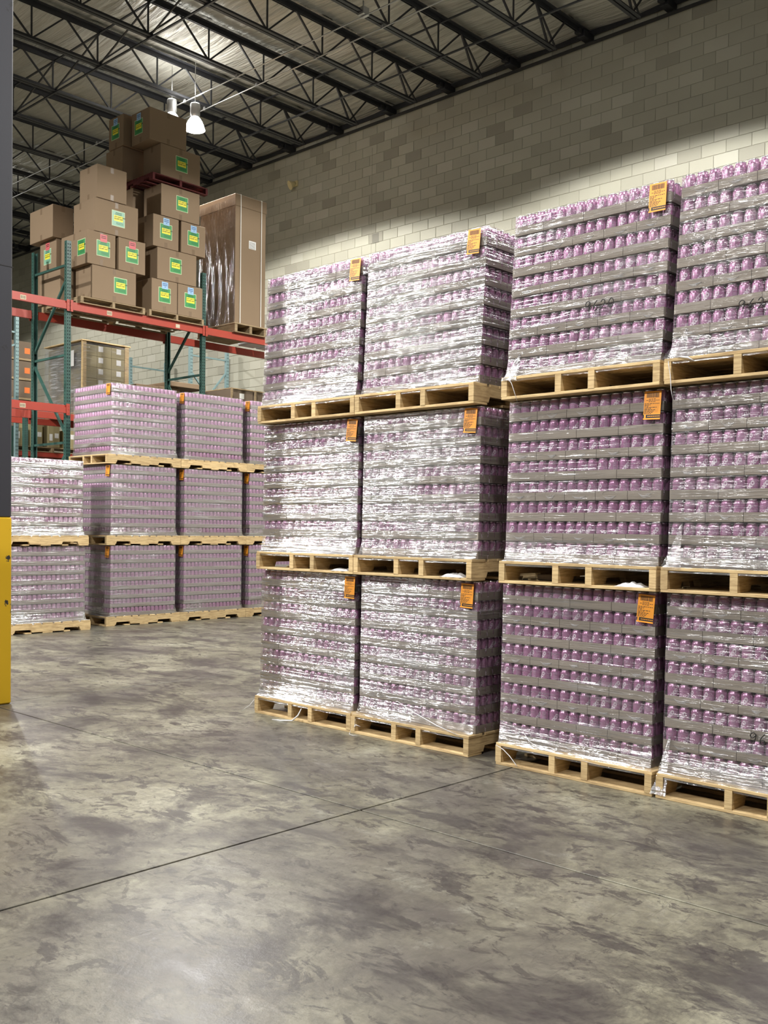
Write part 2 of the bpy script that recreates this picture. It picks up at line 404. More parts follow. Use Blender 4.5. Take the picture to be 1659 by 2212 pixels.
for x0, z0 in rest:
    e = .0035; d = random.uniform(-.001, .0015); X0, X1, Z0, Z1 = x0+.004, x0+.4024, z0+.004, z0+.1992; y0 = WY+d; y1 = WY+.009
    b.add([(X0,y1,Z0),(X1,y1,Z0),(X1,y1,Z1),(X0,y1,Z1),(X0+e,y0,Z0+e),(X1-e,y0,Z0+e),(X1-e,y0,Z1-e),(X0+e,y0,Z1-e)],
          [(4,5,6,7),(0,1,5,4),(1,2,6,5),(2,3,7,6),(3,0,4,7)])
tag(ob('blocks', b.mesh('blocks', [M['block']]), wall), kind='stuff')
b = MB(); b.box(-14.566, -14.552, WY-.003, WY+.01, 0, 9.3)
tag(ob('trim_1', b.mesh('trim_1', [M['mortar']])), 'vertical control joint in the block wall', kind='structure')
b = MB(); b.cbox(-34, -33.7, -14, WY, 0, 10.2, .01)
tag(ob('wall_left', b.mesh('wall_left', [M['mortar']])), 'far end wall of the hall', kind='structure')

# ceiling: insulation facing between the joists
JX = [-7.846 - 1.5242*i for i in range(-6, 17)]; ZB, ZT = 9.263, 9.895
b = MB(); b.box(-34, 8, -14, 15.3, 10.09, 10.19)
ceil = ob('ceiling', b.mesh('ceiling', [M['deck']])); tag(ceil, 'insulated warehouse roof', kind='structure')
for i in range(len(JX)-1):
    xa, xb = JX[i+1], JX[i]; b = MB(); nx, ny = 8, 330; vs = []
    for jy in range(ny+1):
        y = -10 + 25.1*jy/ny
        for ix_ in range(nx+1):
            u = ix_/nx; x = xa + (xb-xa)*u
            sag = .055*math.sin(PI*u) + .018*noise.noise(Vector((x*.7, y*2.4, i*3.1))) + .022*abs(noise.noise(Vector((x*.5, y*3.6, i*2.3)))) + .010*noise.noise(Vector((x*.9, y*8, i)))
            vs.append((x, y, 10.005 - sag))
    fs = [(a, a+nx+1, a+nx+2, a+1) for jy in range(ny) for a in range(jy*(nx+1), jy*(nx+1)+nx)]
    b.add(vs, fs, 0, True); ob('insulation_sheet', b.mesh('insulation_sheet', [M['insul']]), ceil)

# ------------------------------------------------------------------ roof joists
PAN = 1.206; YB = [14.05 - PAN*k for k in range(0, 19)]   # bottom panel points; first is the wall end
def angle_pair(b, x, z, y0, y1, up=True, wd=.075, t=.009, gap=.022):
    for s in (-1, 1):
        xi = x + s*gap/2; xo = x + s*(gap/2 + wd)
        b.box(min(xi, xo), max(xi, xo), y0, y1, z, z + t)
        xk = xi + s*t; b.box(min(xi, xk), max(xi, xk), y0, y1, z - (wd if up else 0) + (0 if up else t), z + (0 if up else wd + t) + (t if up else 0) - (t if up else 0))
vert = MB(); vert.bar((0,0,ZB+.03), (0,0,ZT-.04), .018, .026); vert = vert.mesh('web_vertical', [M['steel_dark']])
d1 = MB(); d1.bar((0,0,ZB+.03), (0,PAN/2,ZT-.04), .026, .026); d1 = d1.mesh('web_diagonal', [M['steel_dark']])
d2 = MB(); d2.bar((0,0,ZB+.03), (0,-PAN/2,ZT-.04), .026, .026); d2 = d2.mesh('web_diagonal', [M['steel_dark']])
b = MB(); angle_pair(b, 0, ZT, -9.0, 14.95, True); topm = b.mesh('top_chord', [M['steel_dark']])
b = MB(); angle_pair(b, 0, ZB, -9.0, 13.95, False, .055); botm = b.mesh('bottom_chord', [M['steel_dark']])
b = MB(); b.cbox(-.07, .07, 14.78, 15.09, ZT-.12, ZT-.005, .004); b.box(-.05,.05,14.66,14.73,ZT-.10,ZT-.02); seatm = b.mesh('bearing_seat', [M['steel_dark']])
names_j = {}
vis = [x for x in JX if -21.6 < x < -2]
ords = ['first','second','third','fourth','fifth','sixth','seventh','eighth','ninth','tenth','eleventh','twelfth','thirteenth','fourteenth']
for x in JX[2:]:
    r = empty('roof_joist', (x, 0, 0))
    k = round((-x - 6.322)/1.5242)
    if 0 <= k < 13: lab = 'black open web roof joist, %s one in from the top right corner of the picture' % ords[k]
    elif k < 0: lab = 'black open web roof joist just beyond the top right corner, %s out' % ords[-k-1]
    else: lab = 'black roof joist at the dark far left end, %s beyond the rest' % ords[min(k-13, 6)]
    tag(r, lab, 'joist', 'open web roof joists')
    ob('top_chord', topm, r); ob('bottom_chord', botm, r); ob('bearing_seat', seatm, r)
    for i, y in enumerate(YB):
        if y < -8.5: break
        if i: ob('web_vertical', vert, r, (0, y, 0))
        if i: ob('web_diagonal', d1, r, (0, y, 0))
        ob('web_diagonal', d2, r, (0, y, 0))
    b = MB(); b.bar((0, 13.80, ZB+.03), (0, 13.44, ZT-.04), .03); b.bar((0,13.80,ZB+.03),(0,14.30,ZT-.04),.026); ob('web_diagonal', b.mesh('web_end', [M['steel_dark']]), r)
# ledger angle on the wall and bridging lines
b = MB(); b.bar((-34,15.05,ZT+.02),(6,15.05,ZT+.02),.02,.10); b.bar((-34,15.0,ZT-.17),(6,15.0,ZT-.17),.10,.012)
tag(ob('trim_2', b.mesh('trim_2', [M['steel_dark']])), 'dark steel ledger along the top of the block wall', kind='structure')
for yb, lab in ((9.26, 'dark bridging angle across the joists, farther from the wall'), (12.9, 'dark bridging angle across the joists, nearer the wall')):
    r = empty('joist_bridging', (0, yb, 0)); tag(r, lab, 'bridging')
    b = MB(); b.bar((-30,0,ZB-.012),(2,0,ZB-.012),.032,.022); ob('bottom_angle', b.mesh('bottom_angle', [M['steel_dark']]), r)
    if yb < 10:
        bm_ = MB(); bm_.bar((0,0,ZB+.02),(1.5242,0,ZT-.08),.022); a_ = bm_.mesh('cross_brace', [M['steel_dark']])
        for x in JX[4:-1]: ob('cross_brace', a_, r, (x-1.5242, 0, 0))
    b = MB(); b.bar((-30,0,ZT-.07),(2,0,ZT-.07),.03,.022); ob('top_angle', b.mesh('top_angle', [M['steel_dark']]), r)
for yb, z, lab in ((11.03, 9.215, 'thin pale conduit under the joists, through the lamp'), (11.48, 9.215, 'thin pale conduit under the joists, between lamp and wall')):
    b = MB(); b.tube([(-30,yb,z),(3,yb,z)], .010, 6)
    for x in JX[3:]: b.box(x-.02, x+.02, yb-.012, yb+.012, z-.012, z+.05)
    tag(ob('ceiling_conduit', b.mesh('ceiling_conduit', [M['galv']])), lab, 'conduit')
b = MB(); b.cbox(-10.93,-10.80,10.97,11.10,9.225,9.345,.005); b.tube([(-10.865,11.03,9.345),(-10.865,11.03,9.45)],.012,6)
tag(ob('junction_box', b.mesh('junction_box', [M['galv']])), 'small grey metal junction box on the ceiling conduit', 'electrical box')
# alarm horn on the wall
r = empty('fire_alarm_horn', (-16.9, WY, 9.08)); tag(r, 'small cream round alarm fixture high on the block wall', 'alarm')
b = MB(); b.cbox(-.06,.06,-.05,0,-.06,.06,.006); ob('back_box', b.mesh('back_box', [M['alarm']]), r)
b = MB(); b.lathe([(0,.0),(.05,.0),(.055,.05),(.10,.12),(.105,.14),(.095,.14),(.04,.06),(0,.05)], 18); o = ob('horn', b.mesh('horn', [M['alarm']]), r, (0,-.05,0)); o.rotation_euler = (math.radians(115), 0, math.radians(-25))
b = MB(); b.cbox(-14.53,-14.34,WY-.004,WY+.002,7.315,7.505,.002)
tag(ob('cover_plate', b.mesh('cover_plate', [flat('grey_patch', (.20,.19,.155), .7)])), 'small grey square patch on the block wall beside the vertical joint', 'wall plate')

# ------------------------------------------------------------------ steel column at the left edge
r = empty('steel_column', (-7.53, 3.49, 0)); tag(r, 'square steel column, charcoal above and chipped yellow below, at left edge', 'column')
b = MB(); b.cbox(-.178,.178,-.178,.178,1.44,10.0,.012); ob('upper_shaft', b.mesh('upper_shaft', [M['col_dark']]), r)
b = MB(); b.cbox(-.18,.18,-.18,.18,0.0,1.446,.012); ob('yellow_guard', b.mesh('yellow_guard', [M['col_yellow']]), r)
b = MB(); b.box(-.1805,.1805,-.1805,.1805,3.36,3.364); ob('weld_seam', b.mesh('weld_seam', [M['ink']]), r)

# ------------------------------------------------------------------ drink cans
CH, CR = .1125, .0321
def text_mesh(s, size, shear=0.0, bold=False):
    cu = bpy.data.curves.new('txt', 'FONT'); cu.body = s; cu.size = size; cu.shear = shear; cu.align_x = 'CENTER'; cu.resolution_u = 2
    if bold: cu.offset = size*.035
    o = bpy.data.objects.new('txt', cu); COL.objects.link(o); dg = bpy.context.evaluated_depsgraph_get(); dg.update()
    me = o.evaluated_get(dg).to_mesh(); v = [tuple(p.co) for p in me.vertices]; f = [tuple(p.vertices) for p in me.polygons]
    o.evaluated_get(dg).to_mesh_clear(); bpy.data.objects.remove(o); bpy.data.curves.remove(cu); return v, f
def on_can(b, vf, phi, z0, rot=0.0, mi=2, r=CR+.0004, sx=1.0):
    v, f = vf; out = []
    for x, y, _ in v:
        X = (x*math.cos(rot) - y*math.sin(rot))*sx; Y = x*math.sin(rot) + y*math.cos(rot)
        a = phi + X/r; out.append((r*math.cos(a), r*math.sin(a), z0 + Y))
    b.add(out, f, mi)
T_brand = text_mesh('Alexo', .040, .25, True); T_fl = text_mesh('Cherry', .0155, .2)
def can_mesh(n=22, text=True):
    b = MB()
    b.lathe([(.0,.004),(.024,.003),(.0295,.008),(CR,.014),(CR,.0875),(.0310,.0930),(.0275,.1010),(.0258,.1045)], n, mis=[1,1,1,0,0,0,0])
    b.lathe([(.0258,.1045),(.0272,.1065),(.0272,.1100),(.0256,.1104),(.0246,.1055),(.0,.1055)], n, mis=[1]*5)
    if text:
        on_can(b, T_brand, 0, .036, math.radians(52)); on_can(b, T_brand, PI, .036, math.radians(52))
        for ph in (PI/2,):
            for k in range(7):
                w_ = .010 if k % 3 else .012; z = .084 - k*.0062; q = [(-w_,0,0),(w_,0,0),(w_,.0017,0),(-w_,.0017,0)]
                v = [(-w_ + 2*w_*i/4, yy, 0) for yy in (0, .002 if k in (1, 6) else .0013) for i in range(5)]
                on_can(b, (v, [(i, i+1, i+6, i+5) for i in range(4)]), ph, z, 0, 3)
        on_can(b, T_fl, -PI/2, .070, 0, 3); 
        for k in range(3):
            v = [(-.012 + .024*i/4, yy, 0) for yy in (0, .0018) for i in range(5)]
            on_can(b, (v, [(i, i+1, i+6, i+5) for i in range(4)]), -PI/2, .062 - k*.006, 0, 3)
    return b.mesh('can', [M['can'], M['can_lid'], M['can_text'], M['can_text2']])
CAN = can_mesh()
PITCH = .0665
def low_can(b, x, y, n=8):
    b.lathe([(CR,.012),(CR,.0875),(.0275,.1010),(.0258,.1045),(.0272,.1100),(.0,.107)], n, (x, y, 0), mis=[0,0,0,1,1])
def med_can(b, x, y, n=12):
    b.lathe([(CR,.012),(CR,.0875),(.0306,.094),(.0258,.1045),(.0274,.107),(.0265,.1100),(.0,.106)], n, (x, y, 0), mis=[0,0,0,1,1,1])
# load frame: x = width (15 cans), y = depth (16 cans); -y is the short 40 inch face, +x the long 48 inch face
XW, YD = 15*PITCH, 16*PITCH
def cx_(i): return -XW/2 + PITCH*(i+.5)
def cy_(j): return -YD/2 + PITCH*(j+.5)
b = MB()
for i in range(14): med_can(b, cx_(i), cy_(1), 8)
for j in range(2, 16): med_can(b, cx_(13), cy_(j), 8)
for j in range(1, 16): low_can(b, cx_(0), cy_(j), 8)
for i in range(1, 15): low_can(b, cx_(i), cy_(15), 8)
INNER = b.mesh('inner_cans', [M['can'], M['can_lid']])
b = MB()
for i in range(15):
    for j in range(1, 16):
        if not (i == 14): low_can(b, cx_(i), cy_(j), 8)
INNER_TOP = b.mesh('inner_cans_top', [M['can'], M['can_lid']])
b = MB()
for i in range(15): med_can(b, cx_(i), cy_(0))
for j in range(1, 16): med_can(b, cx_(14), cy_(j))
FARROW = b.mesh('cans', [M['can'], M['can_lid']])
b = MB()
for j in range(1, 16): med_can(b, cx_(14), cy_(j), 8)
SIDEROW = b.mesh('side_cans', [M['can'], M['can_lid']])

def tray_mesh(w, d, h=.048, handle=False):
    # open cardboard tray: base and four walls, folded corner flaps; origin at centre of base
    b = MB(); t = .0010; X, Y = w/2 - .0015, d/2 + .0012
    b.box(-X, X, -Y, Y, 0, t); b.box(-X, X, -Y, -Y+t, t, h); b.box(-X, X, Y-t, Y, t, h); b.box(-X, -X+t, -Y+t, Y-t, t, h); b.box(X-t, X, -Y+t, Y-t, t, h)
    return b.mesh('tray', [M['tray']])
TR = {}
def tray(w, d):
    k = (w, d)
    if k not in TR: TR[k] = tray_mesh(w*PITCH, d*PITCH)
    return TR[k]
# crinkled shrink film opening seen on the narrow end of a tray
def film_strand_mesh(seed):
    rnd = random.Random(seed); b = MB()
    def rib(pts, w0):
        vs = []
        for i, (x, z) in enumerate(pts):
            ww = w0*math.sin(PI*(i+.6)/(len(pts)+.2)); vs += [(x, -.0006*(i % 2), z - ww), (x + .0005, -.002, z), (x, -.0003, z + ww)]
        n = len(pts); b.add(vs, [(3*i + k, 3*i + 3 + k, 3*i + 4 + k, 3*i + 1 + k) for i in range(n-1) for k in (0, 1)], 0, True)
    a0 = rnd.uniform(3.3, 3.7); a1 = rnd.uniform(5.6, 6.0); rx = rnd.uniform(.034, .044); rz = rnd.uniform(.018, .026)
    rib([(rx*math.cos(a0 + (a1-a0)*i/9), .040 + rz*math.sin(a0 + (a1-a0)*i/9)) for i in range(10)], .0016)
    rib([(rx*.8*math.cos(a0 + .3 + (a1-a0)*i/9), .036 + rz*1.2*math.sin(a0 + .3 + (a1-a0)*i/9)) for i in range(7)], .0011)
    for _ in range(rnd.randint(2, 3)):
        x0, z0 = rnd.uniform(-.03, .015), rnd.uniform(.012, .028)
        rib([(x0 + .007*i, z0 + rnd.uniform(-.002, .002) - .0006*i*rnd.choice((-1, 1))) for i in range(rnd.randint(4, 8))], rnd.uniform(.0006, .0013))
    if rnd.random() < .5: rib([(rx*math.cos(PI*i/8), .044 + .022*math.sin(PI*i/8)) for i in range(9)], .0007)
    return b.mesh('film_opening', [M['film_strand']])
STR = [film_strand_mesh(s) for s in range(6)]

# ------------------------------------------------------------------ pallets
def pallet_meshes(mat, sh=.098):
    t = .0165; d = {}
    prof = [(-.6095,t),(-.46,t),(-.445,t+.036),(-.235,t+.036),(-.22,t),(.22,t),(.235,t+.036),(.445,t+.036),(.46,t),(.6095,t),(.6095,t+sh),(-.6095,t+sh)]
    b = MB(); b.prism(prof[::-1], 'x', -.02, .02); d['stringer'] = b.mesh('stringer', [mat])
    b = MB(); b.cbox(-.508,.508,-.069,.069,0,t,.002); d['wide'] = b.mesh('deck_board', [mat])
    b = MB(); b.cbox(-.508,.508,-.044,.044,0,t,.002); d['thin'] = b.mesh('deck_board', [mat]); d['t'] = t; d['sh'] = sh
    return d
PM = pallet_meshes(M['wood']); PMR = pallet_meshes(M['wood_red'], .085); PMD = pallet_meshes(M['wood_dull'], .075)
PALH = .135
def pallet_parts(parent, pm, strs=(-.488,-.115,.10,.488), top=((-.54,1),(-.40,0),(-.28,1),(-.14,0),(.0,1),(.14,0),(.28,1),(.40,0),(.54,1)), rnd=None, direct=False):
    p = parent if direct else empty('pallet', (0,0,0), 0, parent); t = pm['t']; rnd = rnd or random
    for x in strs: ob('stringer', pm['stringer'], p, (x, rnd.uniform(-.003,.003), 0))
    for y, wd in top: ob('deck_board', pm['wide' if wd else 'thin'], p, (rnd.uniform(-.003,.003), y, t + pm['sh']), rnd.uniform(-.004,.004))
    for y, wd in ((-.54,1),(-.27,0),(0,1),(.27,0),(.54,1)): ob('bottom_board', pm['wide' if wd else 'thin'], p, (rnd.uniform(-.003,.003), y, 0), rnd.uniform(-.004,.004))
    return p

# ------------------------------------------------------------------ placard
b = MB(); PW, PH = .098, .150
b.box(-PW/2, PW/2, -.0006, .0006, -PH, 0, 0)
rp = random.Random(4)
x = -.036
while x < .036:
    ww = rp.choice((.0008,.0014,.0022)); b.box(x, x+ww, -.0009, -.0006, -.034, -.008, 1); x += ww + rp.choice((.0008,.0012))
def words(y, x0, x1, h):
    x = x0
    while x < x1:
        ww = rp.uniform(.006,.016); ww = min(ww, x1-x)
        if ww > .002: b.box(x, x+ww, -.0009, -.0006, y-h, y, 1)
        x += ww + .0035
for y, a, c in ((-.040,-.022,.022),(-.047,-.036,.040),(-.0535,-.022,.018)): words(y, a, c, .0028)
for y, c in ((-.064,.040),(-.071,-.01),(-.077,-.022),(-.084,.026),(-.091,-.006),(-.0975,.018),(-.104,.012),(-.1105,.004),(-.117,-.002)): words(y, -.044, c, .0032)
b.box(-.034, PW/2, -.0009, -.0006, -.142, -.124, 1); b.box(-PW/2, -.044, -.0009, -.0006, -.142, -.124, 1)
x = -.024
while x < .042: b.box(x, x+.008, -.0012, -.0009, -.135, -.131, 0); x += .0105
PLAC = b.mesh('placard', [M['orange'], M['ink']])

# ------------------------------------------------------------------ stretch wrap shell
def wrap_mesh(seed, hx, hy, ox, oy, p, ztop, lean, dense=('F',), flare=.6, px=.500, py=.601, mats=('film',), skip=(), hiR=True):
    rnd = random.Random(seed); b = MB(); so = seed*7.3
    def off(s, z, face):
        n_ = noise.noise(Vector((s*5 + so, z*26, face*9.1)))*.0035 + noise.noise(Vector((s*17 + so, z*9, face*5.3)))*.002
        ph = ((z - PALH) / p) % 1.0
        n_ += (-.004 if ph > .5 else .001)
        # pulled-out tent at the lower corners
        return max(-.006, n_) + .006
    zlo = PALH - .032
    faces = {'F': 0, 'R': 1, 'B': 2, 'L': 3}
    for fn, fi in faces.items():
        if fn in skip: continue
        nu, nz = (70, 130) if fn in dense else (10, 24)
        vs = []
        for iz in range(nz+1):
            z = zlo + (ztop - zlo)*(iz/nz)**1.0
            k = max(0, min(1, (z - zlo)/(p*1.15))); fl_ = (1-k)**1.6 * flare if z > PALH + .004 else flare
            for iu in range(nu+1):
                u = -1 + 2*iu/nu
                wob = 1 + .5*noise.noise(Vector((u*2.2 + so, fi, 3.3)))
                f2 = max(0, min(1, fl_*wob)) if z > PALH + .004 else 1.0
                HX = hx + (px - abs(ox)*0 - hx)*f2; HY = hy + (py - hy)*f2
                cxo = ox*(1-f2); cyo = oy*(1-f2)
                o_ = off(u*.5, z, fi); edge = 1 - abs(u)**14*.6
                if fn == 'F': P_ = (cxo + u*HX, cyo - HY - o_*edge)
                elif fn == 'R': P_ = (cxo + HX + o_*edge, cyo + u*HY)
                elif fn == 'B': P_ = (cxo - u*HX, cyo + HY + o_*edge)
                else: P_ = (cxo - HX - o_*edge, cyo - u*HY)
                cr = .012; 
                vs.append((P_[0] + lean*max(0, z - PALH), P_[1], z))
        fs = [(a, a+1, a+nu+2, a+nu+1) for iz in range(nz) for a in range(iz*(nu+1), iz*(nu+1)+nu)]
        # heavier film low down and at the very top
        n0 = len(b.v); b.v += vs
        for idx, f in enumerate(fs):
            iz = idx//nu; z = zlo + (ztop-zlo)*iz/nz; iu = idx % nu
            hv = z < PALH + p*(1.0 + .5*noise.noise(Vector((iu/nu*4 + so, 1.7, fi))))
            b.f.append(tuple(n0 + i for i in f)); b.m.append((1 if hv else 0) if (fn == 'F' or not hiR) else (2 if z < ztop - .24 else 0)); b.sm.append(True)
    return b.mesh('stretch_wrap', [M[m] for m in mats] + [M['film']])

def strand(b, pts, r=.0025, n=5):
    b.tube(pts, [r*.5] + [r]*(len(pts)-2) + [r*.4], n)

# ------------------------------------------------------------------ a wrapped pallet of canned drinks
ROW_A = (3,3,3,3,3); ROW_B = ((4,4,3,4),(4,3,4,4),(3,4,4,4))
SIDE_A = (4,4,4); SIDE_B = (4,3,3,3)
def drink_pallet(label, group, loc, rotz, P=1.080, seed=0, ox=.018, lean=.012, near=True, side=False, placard=True, film=('film','film_heavy'), dense=('F',), gap_top=.002, fall=True):
    rnd = random.Random(seed*13+5)
    root = empty('drinks_pallet', loc, rotz); tag(root, label, 'pallet load', group)
    pallet_parts(root, PM, rnd=rnd)
    p = (P - PALH - gap_top)/8; zs = p/.1155; oy = .0
    for L in range(8):
        z = PALH - .002 + L*p; lx = ox + lean*(z-PALH) + rnd.uniform(-.003,.003); ly = oy + rnd.uniform(-.003,.003)
        typ = (L + seed) % 2
        fr = ROW_A if typ else ROW_B[rnd.randrange(3)]; fd = 4 if typ else 3
        sd = SIDE_A if typ else SIDE_B
        i0 = 0; corner = None
        def put(wc, dc, i0, j0):
            t = ob('tray', tray(wc, dc), root, (lx - XW/2 + PITCH*(i0 + wc/2), ly - YD/2 + PITCH*(j0 + dc/2), z)); t.scale = (1, 1, zs); return t
        cans_at = []
        for wc in fr:
            t = put(wc, fd, i0, 0)
            for i in range(wc): cans_at.append((t, (i - (wc-1)/2)*PITCH, -(fd-1)/2*PITCH))
            if side and i0 + wc == 15:
                for j in range(1, fd): cans_at.append((t, (wc-1)/2*PITCH, (j - (fd-1)/2)*PITCH))
            if typ and near:
                s = ob('film_opening', STR[rnd.randrange(6)], t, (rnd.uniform(-.012,.012), -fd*PITCH/2 - .0015, rnd.uniform(-.004,.004))); s.scale = (rnd.uniform(.8,1.15), 1, rnd.uniform(.75,1.0))
            i0 += wc
        j0 = fd; dd = 4 if not typ else 3
        for sc_ in sd:
            sc2 = min(sc_, 16 - j0)
            if sc2 <= 0: break
            t = put(dd, sc2, 15 - dd, j0)
            if side:
                for j in range(sc2): cans_at.append((t, (dd-1)/2*PITCH, (j - (sc2-1)/2)*PITCH))
            j0 += sc2
        if j0 < 16: 
            t = put(dd, 16-j0, 15-dd, j0)
            if side:
                for j in range(16-j0): cans_at.append((t, (dd-1)/2*PITCH, (j - (16-j0-1)/2)*PITCH))
        # the trays behind, out of sight
        key = (99, dd, fd)
        if key not in TR:
            bb = MB(); w_, d_ = (15-dd)*PITCH, (16-fd)*PITCH; bb.box(0, w_, 0, d_, 0, .0025); bb.box(0,.0025,0,d_,.0025,.048); bb.box(0,w_,d_-.0025,d_,.0025,.048); TR[key] = bb.mesh('inner_trays', [M['tray']])
        t = ob('inner_trays', TR[key], root, (lx - XW/2, ly - YD/2 + fd*PITCH, z)); t['kind'] = 'stuff'
        if near:
            for t, x, y in cans_at:
                c = ob('can', CAN, t, (x, y, .0028), rnd.uniform(0, 2*PI)); 
            if not side:
                o = ob('side_cans', SIDEROW, root, (lx, ly, z + .0028)); o.scale = (1,1,zs); o['kind'] = 'stuff'
        else:
            o = ob('cans', FARROW, root, (lx, ly, z + .0028)); o.scale = (1,1,zs); o['kind'] = 'stuff'
        o = ob('inner_cans', INNER_TOP if L == 7 else INNER, root, (lx, ly, z + .0028)); o.scale = (1,1,zs); o['kind'] = 'stuff'
    m = wrap_mesh(seed, XW/2 + .001, YD/2 + .001, ox, oy, p, P - gap_top - .006, lean, dense, mats=film, hiR=near)
    ob('stretch_wrap', m, root)
    if placard:
        zt = P - gap_top
        yy = -YD/2 + oy - .016
        q = ob('placard', PLAC, root, ((.43 if lean < .03 else .41) + lean*.9 + ox*.3, yy, zt - .018)); q.rotation_euler = (math.radians(-2), math.radians(rnd.uniform(1,5)), 0); q['label'] = 'orange placard with barcode and black text'
    return root, p

cols = [(-5.8016, 4.8188, 'leftmost stack of the front row', (.01,.01,.055), (-.038,-.030,-.045)), (-4.7856 + .004, 4.8188, 'second stack of the front row', (.006,.01,.045), (.0,-.002,-.006)),
        (-3.5519, 4.8075, 'front row stack right of the dark gap', (.01,.014,.05), (-.034,-.016,-.022)), (-3.5519 + 1.016 + .022, 4.812, 'stack cut by the right picture edge', (.008,.012,.045), (-.010,-.008,-.006))]
lev_n = ['bottom', 'middle', 'top']; PN = 1.0819
DP = {}
for ci, (x0, y0, nm, lns, oxs) in enumerate(cols):
    for lv in range(3):
        lab = '%s shrink wrapped pallet of pink drink cans, %s' % (lev_n[lv], nm)
        film = ('film_heavy','film_milky') if ci == 0 else ('film','film_heavy') if ci > 1 else ('film_heavy','film_heavy')
        r, p_ = drink_pallet(lab, 'shrink wrapped pallets of pink cans in the front row',
                     (x0 + .508 + (.004 if lv == 1 else 0), y0 + .6095, PN*lv), 0, PN - .0005 if lv < 2 else PN + .012, seed=ci*3+lv+1, ox=oxs[lv], lean=lns[lv],
                     side=(ci == 1), placard=(ci < 3), film=film, dense=('F','R') if ci == 1 else ('F',), gap_top=.003)
        DP[(ci, lv)] = r
# far block: rows receding to the wall
XF = -12.0754; PF = 1.1185
def far(label, xfront, ycen, lv, seed, P=PF, **kw):
    # +x face towards the aisle
    return drink_pallet(label, 'shrink wrapped pallets of pink cans in the far rows', (xfront - .508, ycen, P*lv), 0, P - .0005, seed=seed, near=False, dense=('F','R') if ycen < 9 else ('R',), ox=-.012, lean=.004, **{**dict(film=('film_far','film_heavy')), **kw})[0]
farn = ['second stack from the column', 'third stack from the column', 'fourth stack from the column, half hidden', 'hidden fifth stack']
for k in range(4):
    for lv in range(3):
        far('%s distant pallet of pink cans, %s' % (lev_n[lv], farn[k]), XF, 7.386 + 1.219*(k+.5) + .004*k, lv, 40 + k*3 + lv, placard=True)
for lv in range(2):
    far('%s distant pallet of pink cans in the glary stack beside the column' % ('bottom','upper')[lv], -11.86 + .03*lv, 6.46 - .05*lv - .05, lv, 60 + lv, placard=False, film=('film_heavy','film_milky') if lv else ('film_far','film_milky'))

# loose film tails, strings and scraps at the front pallets
def tails(root, specs):
    for pts, r in specs:
        b = MB(); strand(b, pts, r); ob('film_tail', b.mesh('film_tail', [M['film_strand']]), root)
tails(DP[(0,0)], [([(-.51,-.61,.10),(-.53,-.64,.055),(-.56,-.66,.03),(-.59,-.67,.004)], .0022), ([(.02,-.617,.10),(-.0,-.63,.05),(-.03,-.66,.012),(-.12,-.69,.004),(-.2,-.70,.003)], .006)])
tails(DP[(1,0)], [([(-.46,-.617,.10),(-.45,-.63,.05),(-.43,-.64,.07),(-.40,-.625,.06)], .003), ([(-.5,-.62,.02),(-.47,-.66,.003),(-.42,-.67,.003),(-.40,-.64,.003)], .002), ([(-.1,-.58,.26),(.05,-.60,.215),(.25,-.605,.16),(.44,-.615,.125)], .0035)])
tails(DP[(2,0)], [([(-.5,-.618,.118),(-.44,-.625,.10),(-.39,-.63,.07),(-.345,-.632,.03),(-.335,-.63,.015)], .0025), ([(-.47,-.58,.24),(-.3,-.588,.225),(0,-.588,.20),(.3,-.59,.19),(.5,-.58,.19)], .0016), ([(-.33,-.585,.22),(-.28,-.595,.17),(-.2,-.60,.14),(.0,-.606,.125),(.2,-.61,.115)], .0022)])
tails(DP[(2,1)], [([(-.3,-.585,.20),(-.25,-.60,.165),(-.1,-.60,.175),(.1,-.60,.15),(.4,-.61,.135)], .002)])
tails(DP[(3,2)], [([(-.49,-.60,.13),(-.47,-.63,.09),(-.465,-.62,.04),(-.46,-.62,-.03),(-.455,-.60,-.10)], .0022), ([(-.45,-.6,.14),(-.36,-.64,.12),(-.33,-.63,.10)], .005)])
tails(DP[(2,2)], [([(-.46,-.61,.12),(-.42,-.63,.09),(-.40,-.63,.04),(-.39,-.61,-.02)], .002), ([(-.5,-.6,.12),(-.2,-.61,.155),(.1,-.6,.16),(.5,-.6,.20)], .002)])
# bunched film corners (crumpled fans) between the right hand stacks
def fan(root, cx, z0, h, w_, seed):
    rnd = random.Random(seed); b = MB(); n = 12; m_ = 10; vs = []
    for i in range(n+1):
        t = i/n
        for j in range(m_+1):
            u = j/m_ - .5; ww = w_*(1-t)**1.3 + .012
            vs.append((cx + u*ww + .02*t, -.612 + .075*t + .010*noise.noise(Vector((u*14, t*6, seed))) - .008*(1-t), z0 + h*t + .012*noise.noise(Vector((u*9, t*5, seed+4)))))
    b.add(vs, [(a, a+1, a+m_+2, a+m_+1) for i in range(n) for a in range(i*(m_+1), i*(m_+1)+m_)], 0, True)
    ob('film_gather', b.mesh('film_gather', [M['film_heavy']]), root)
fan(DP[(3,0)], -.49, .02, .30, .08, 2); fan(DP[(3,1)], -.45, .12, .24, .10, 3); fan(DP[(3,2)], -.44, .13, .16, .14, 5); fan(DP[(2,2)], -.45, .11, .16, .10, 7)

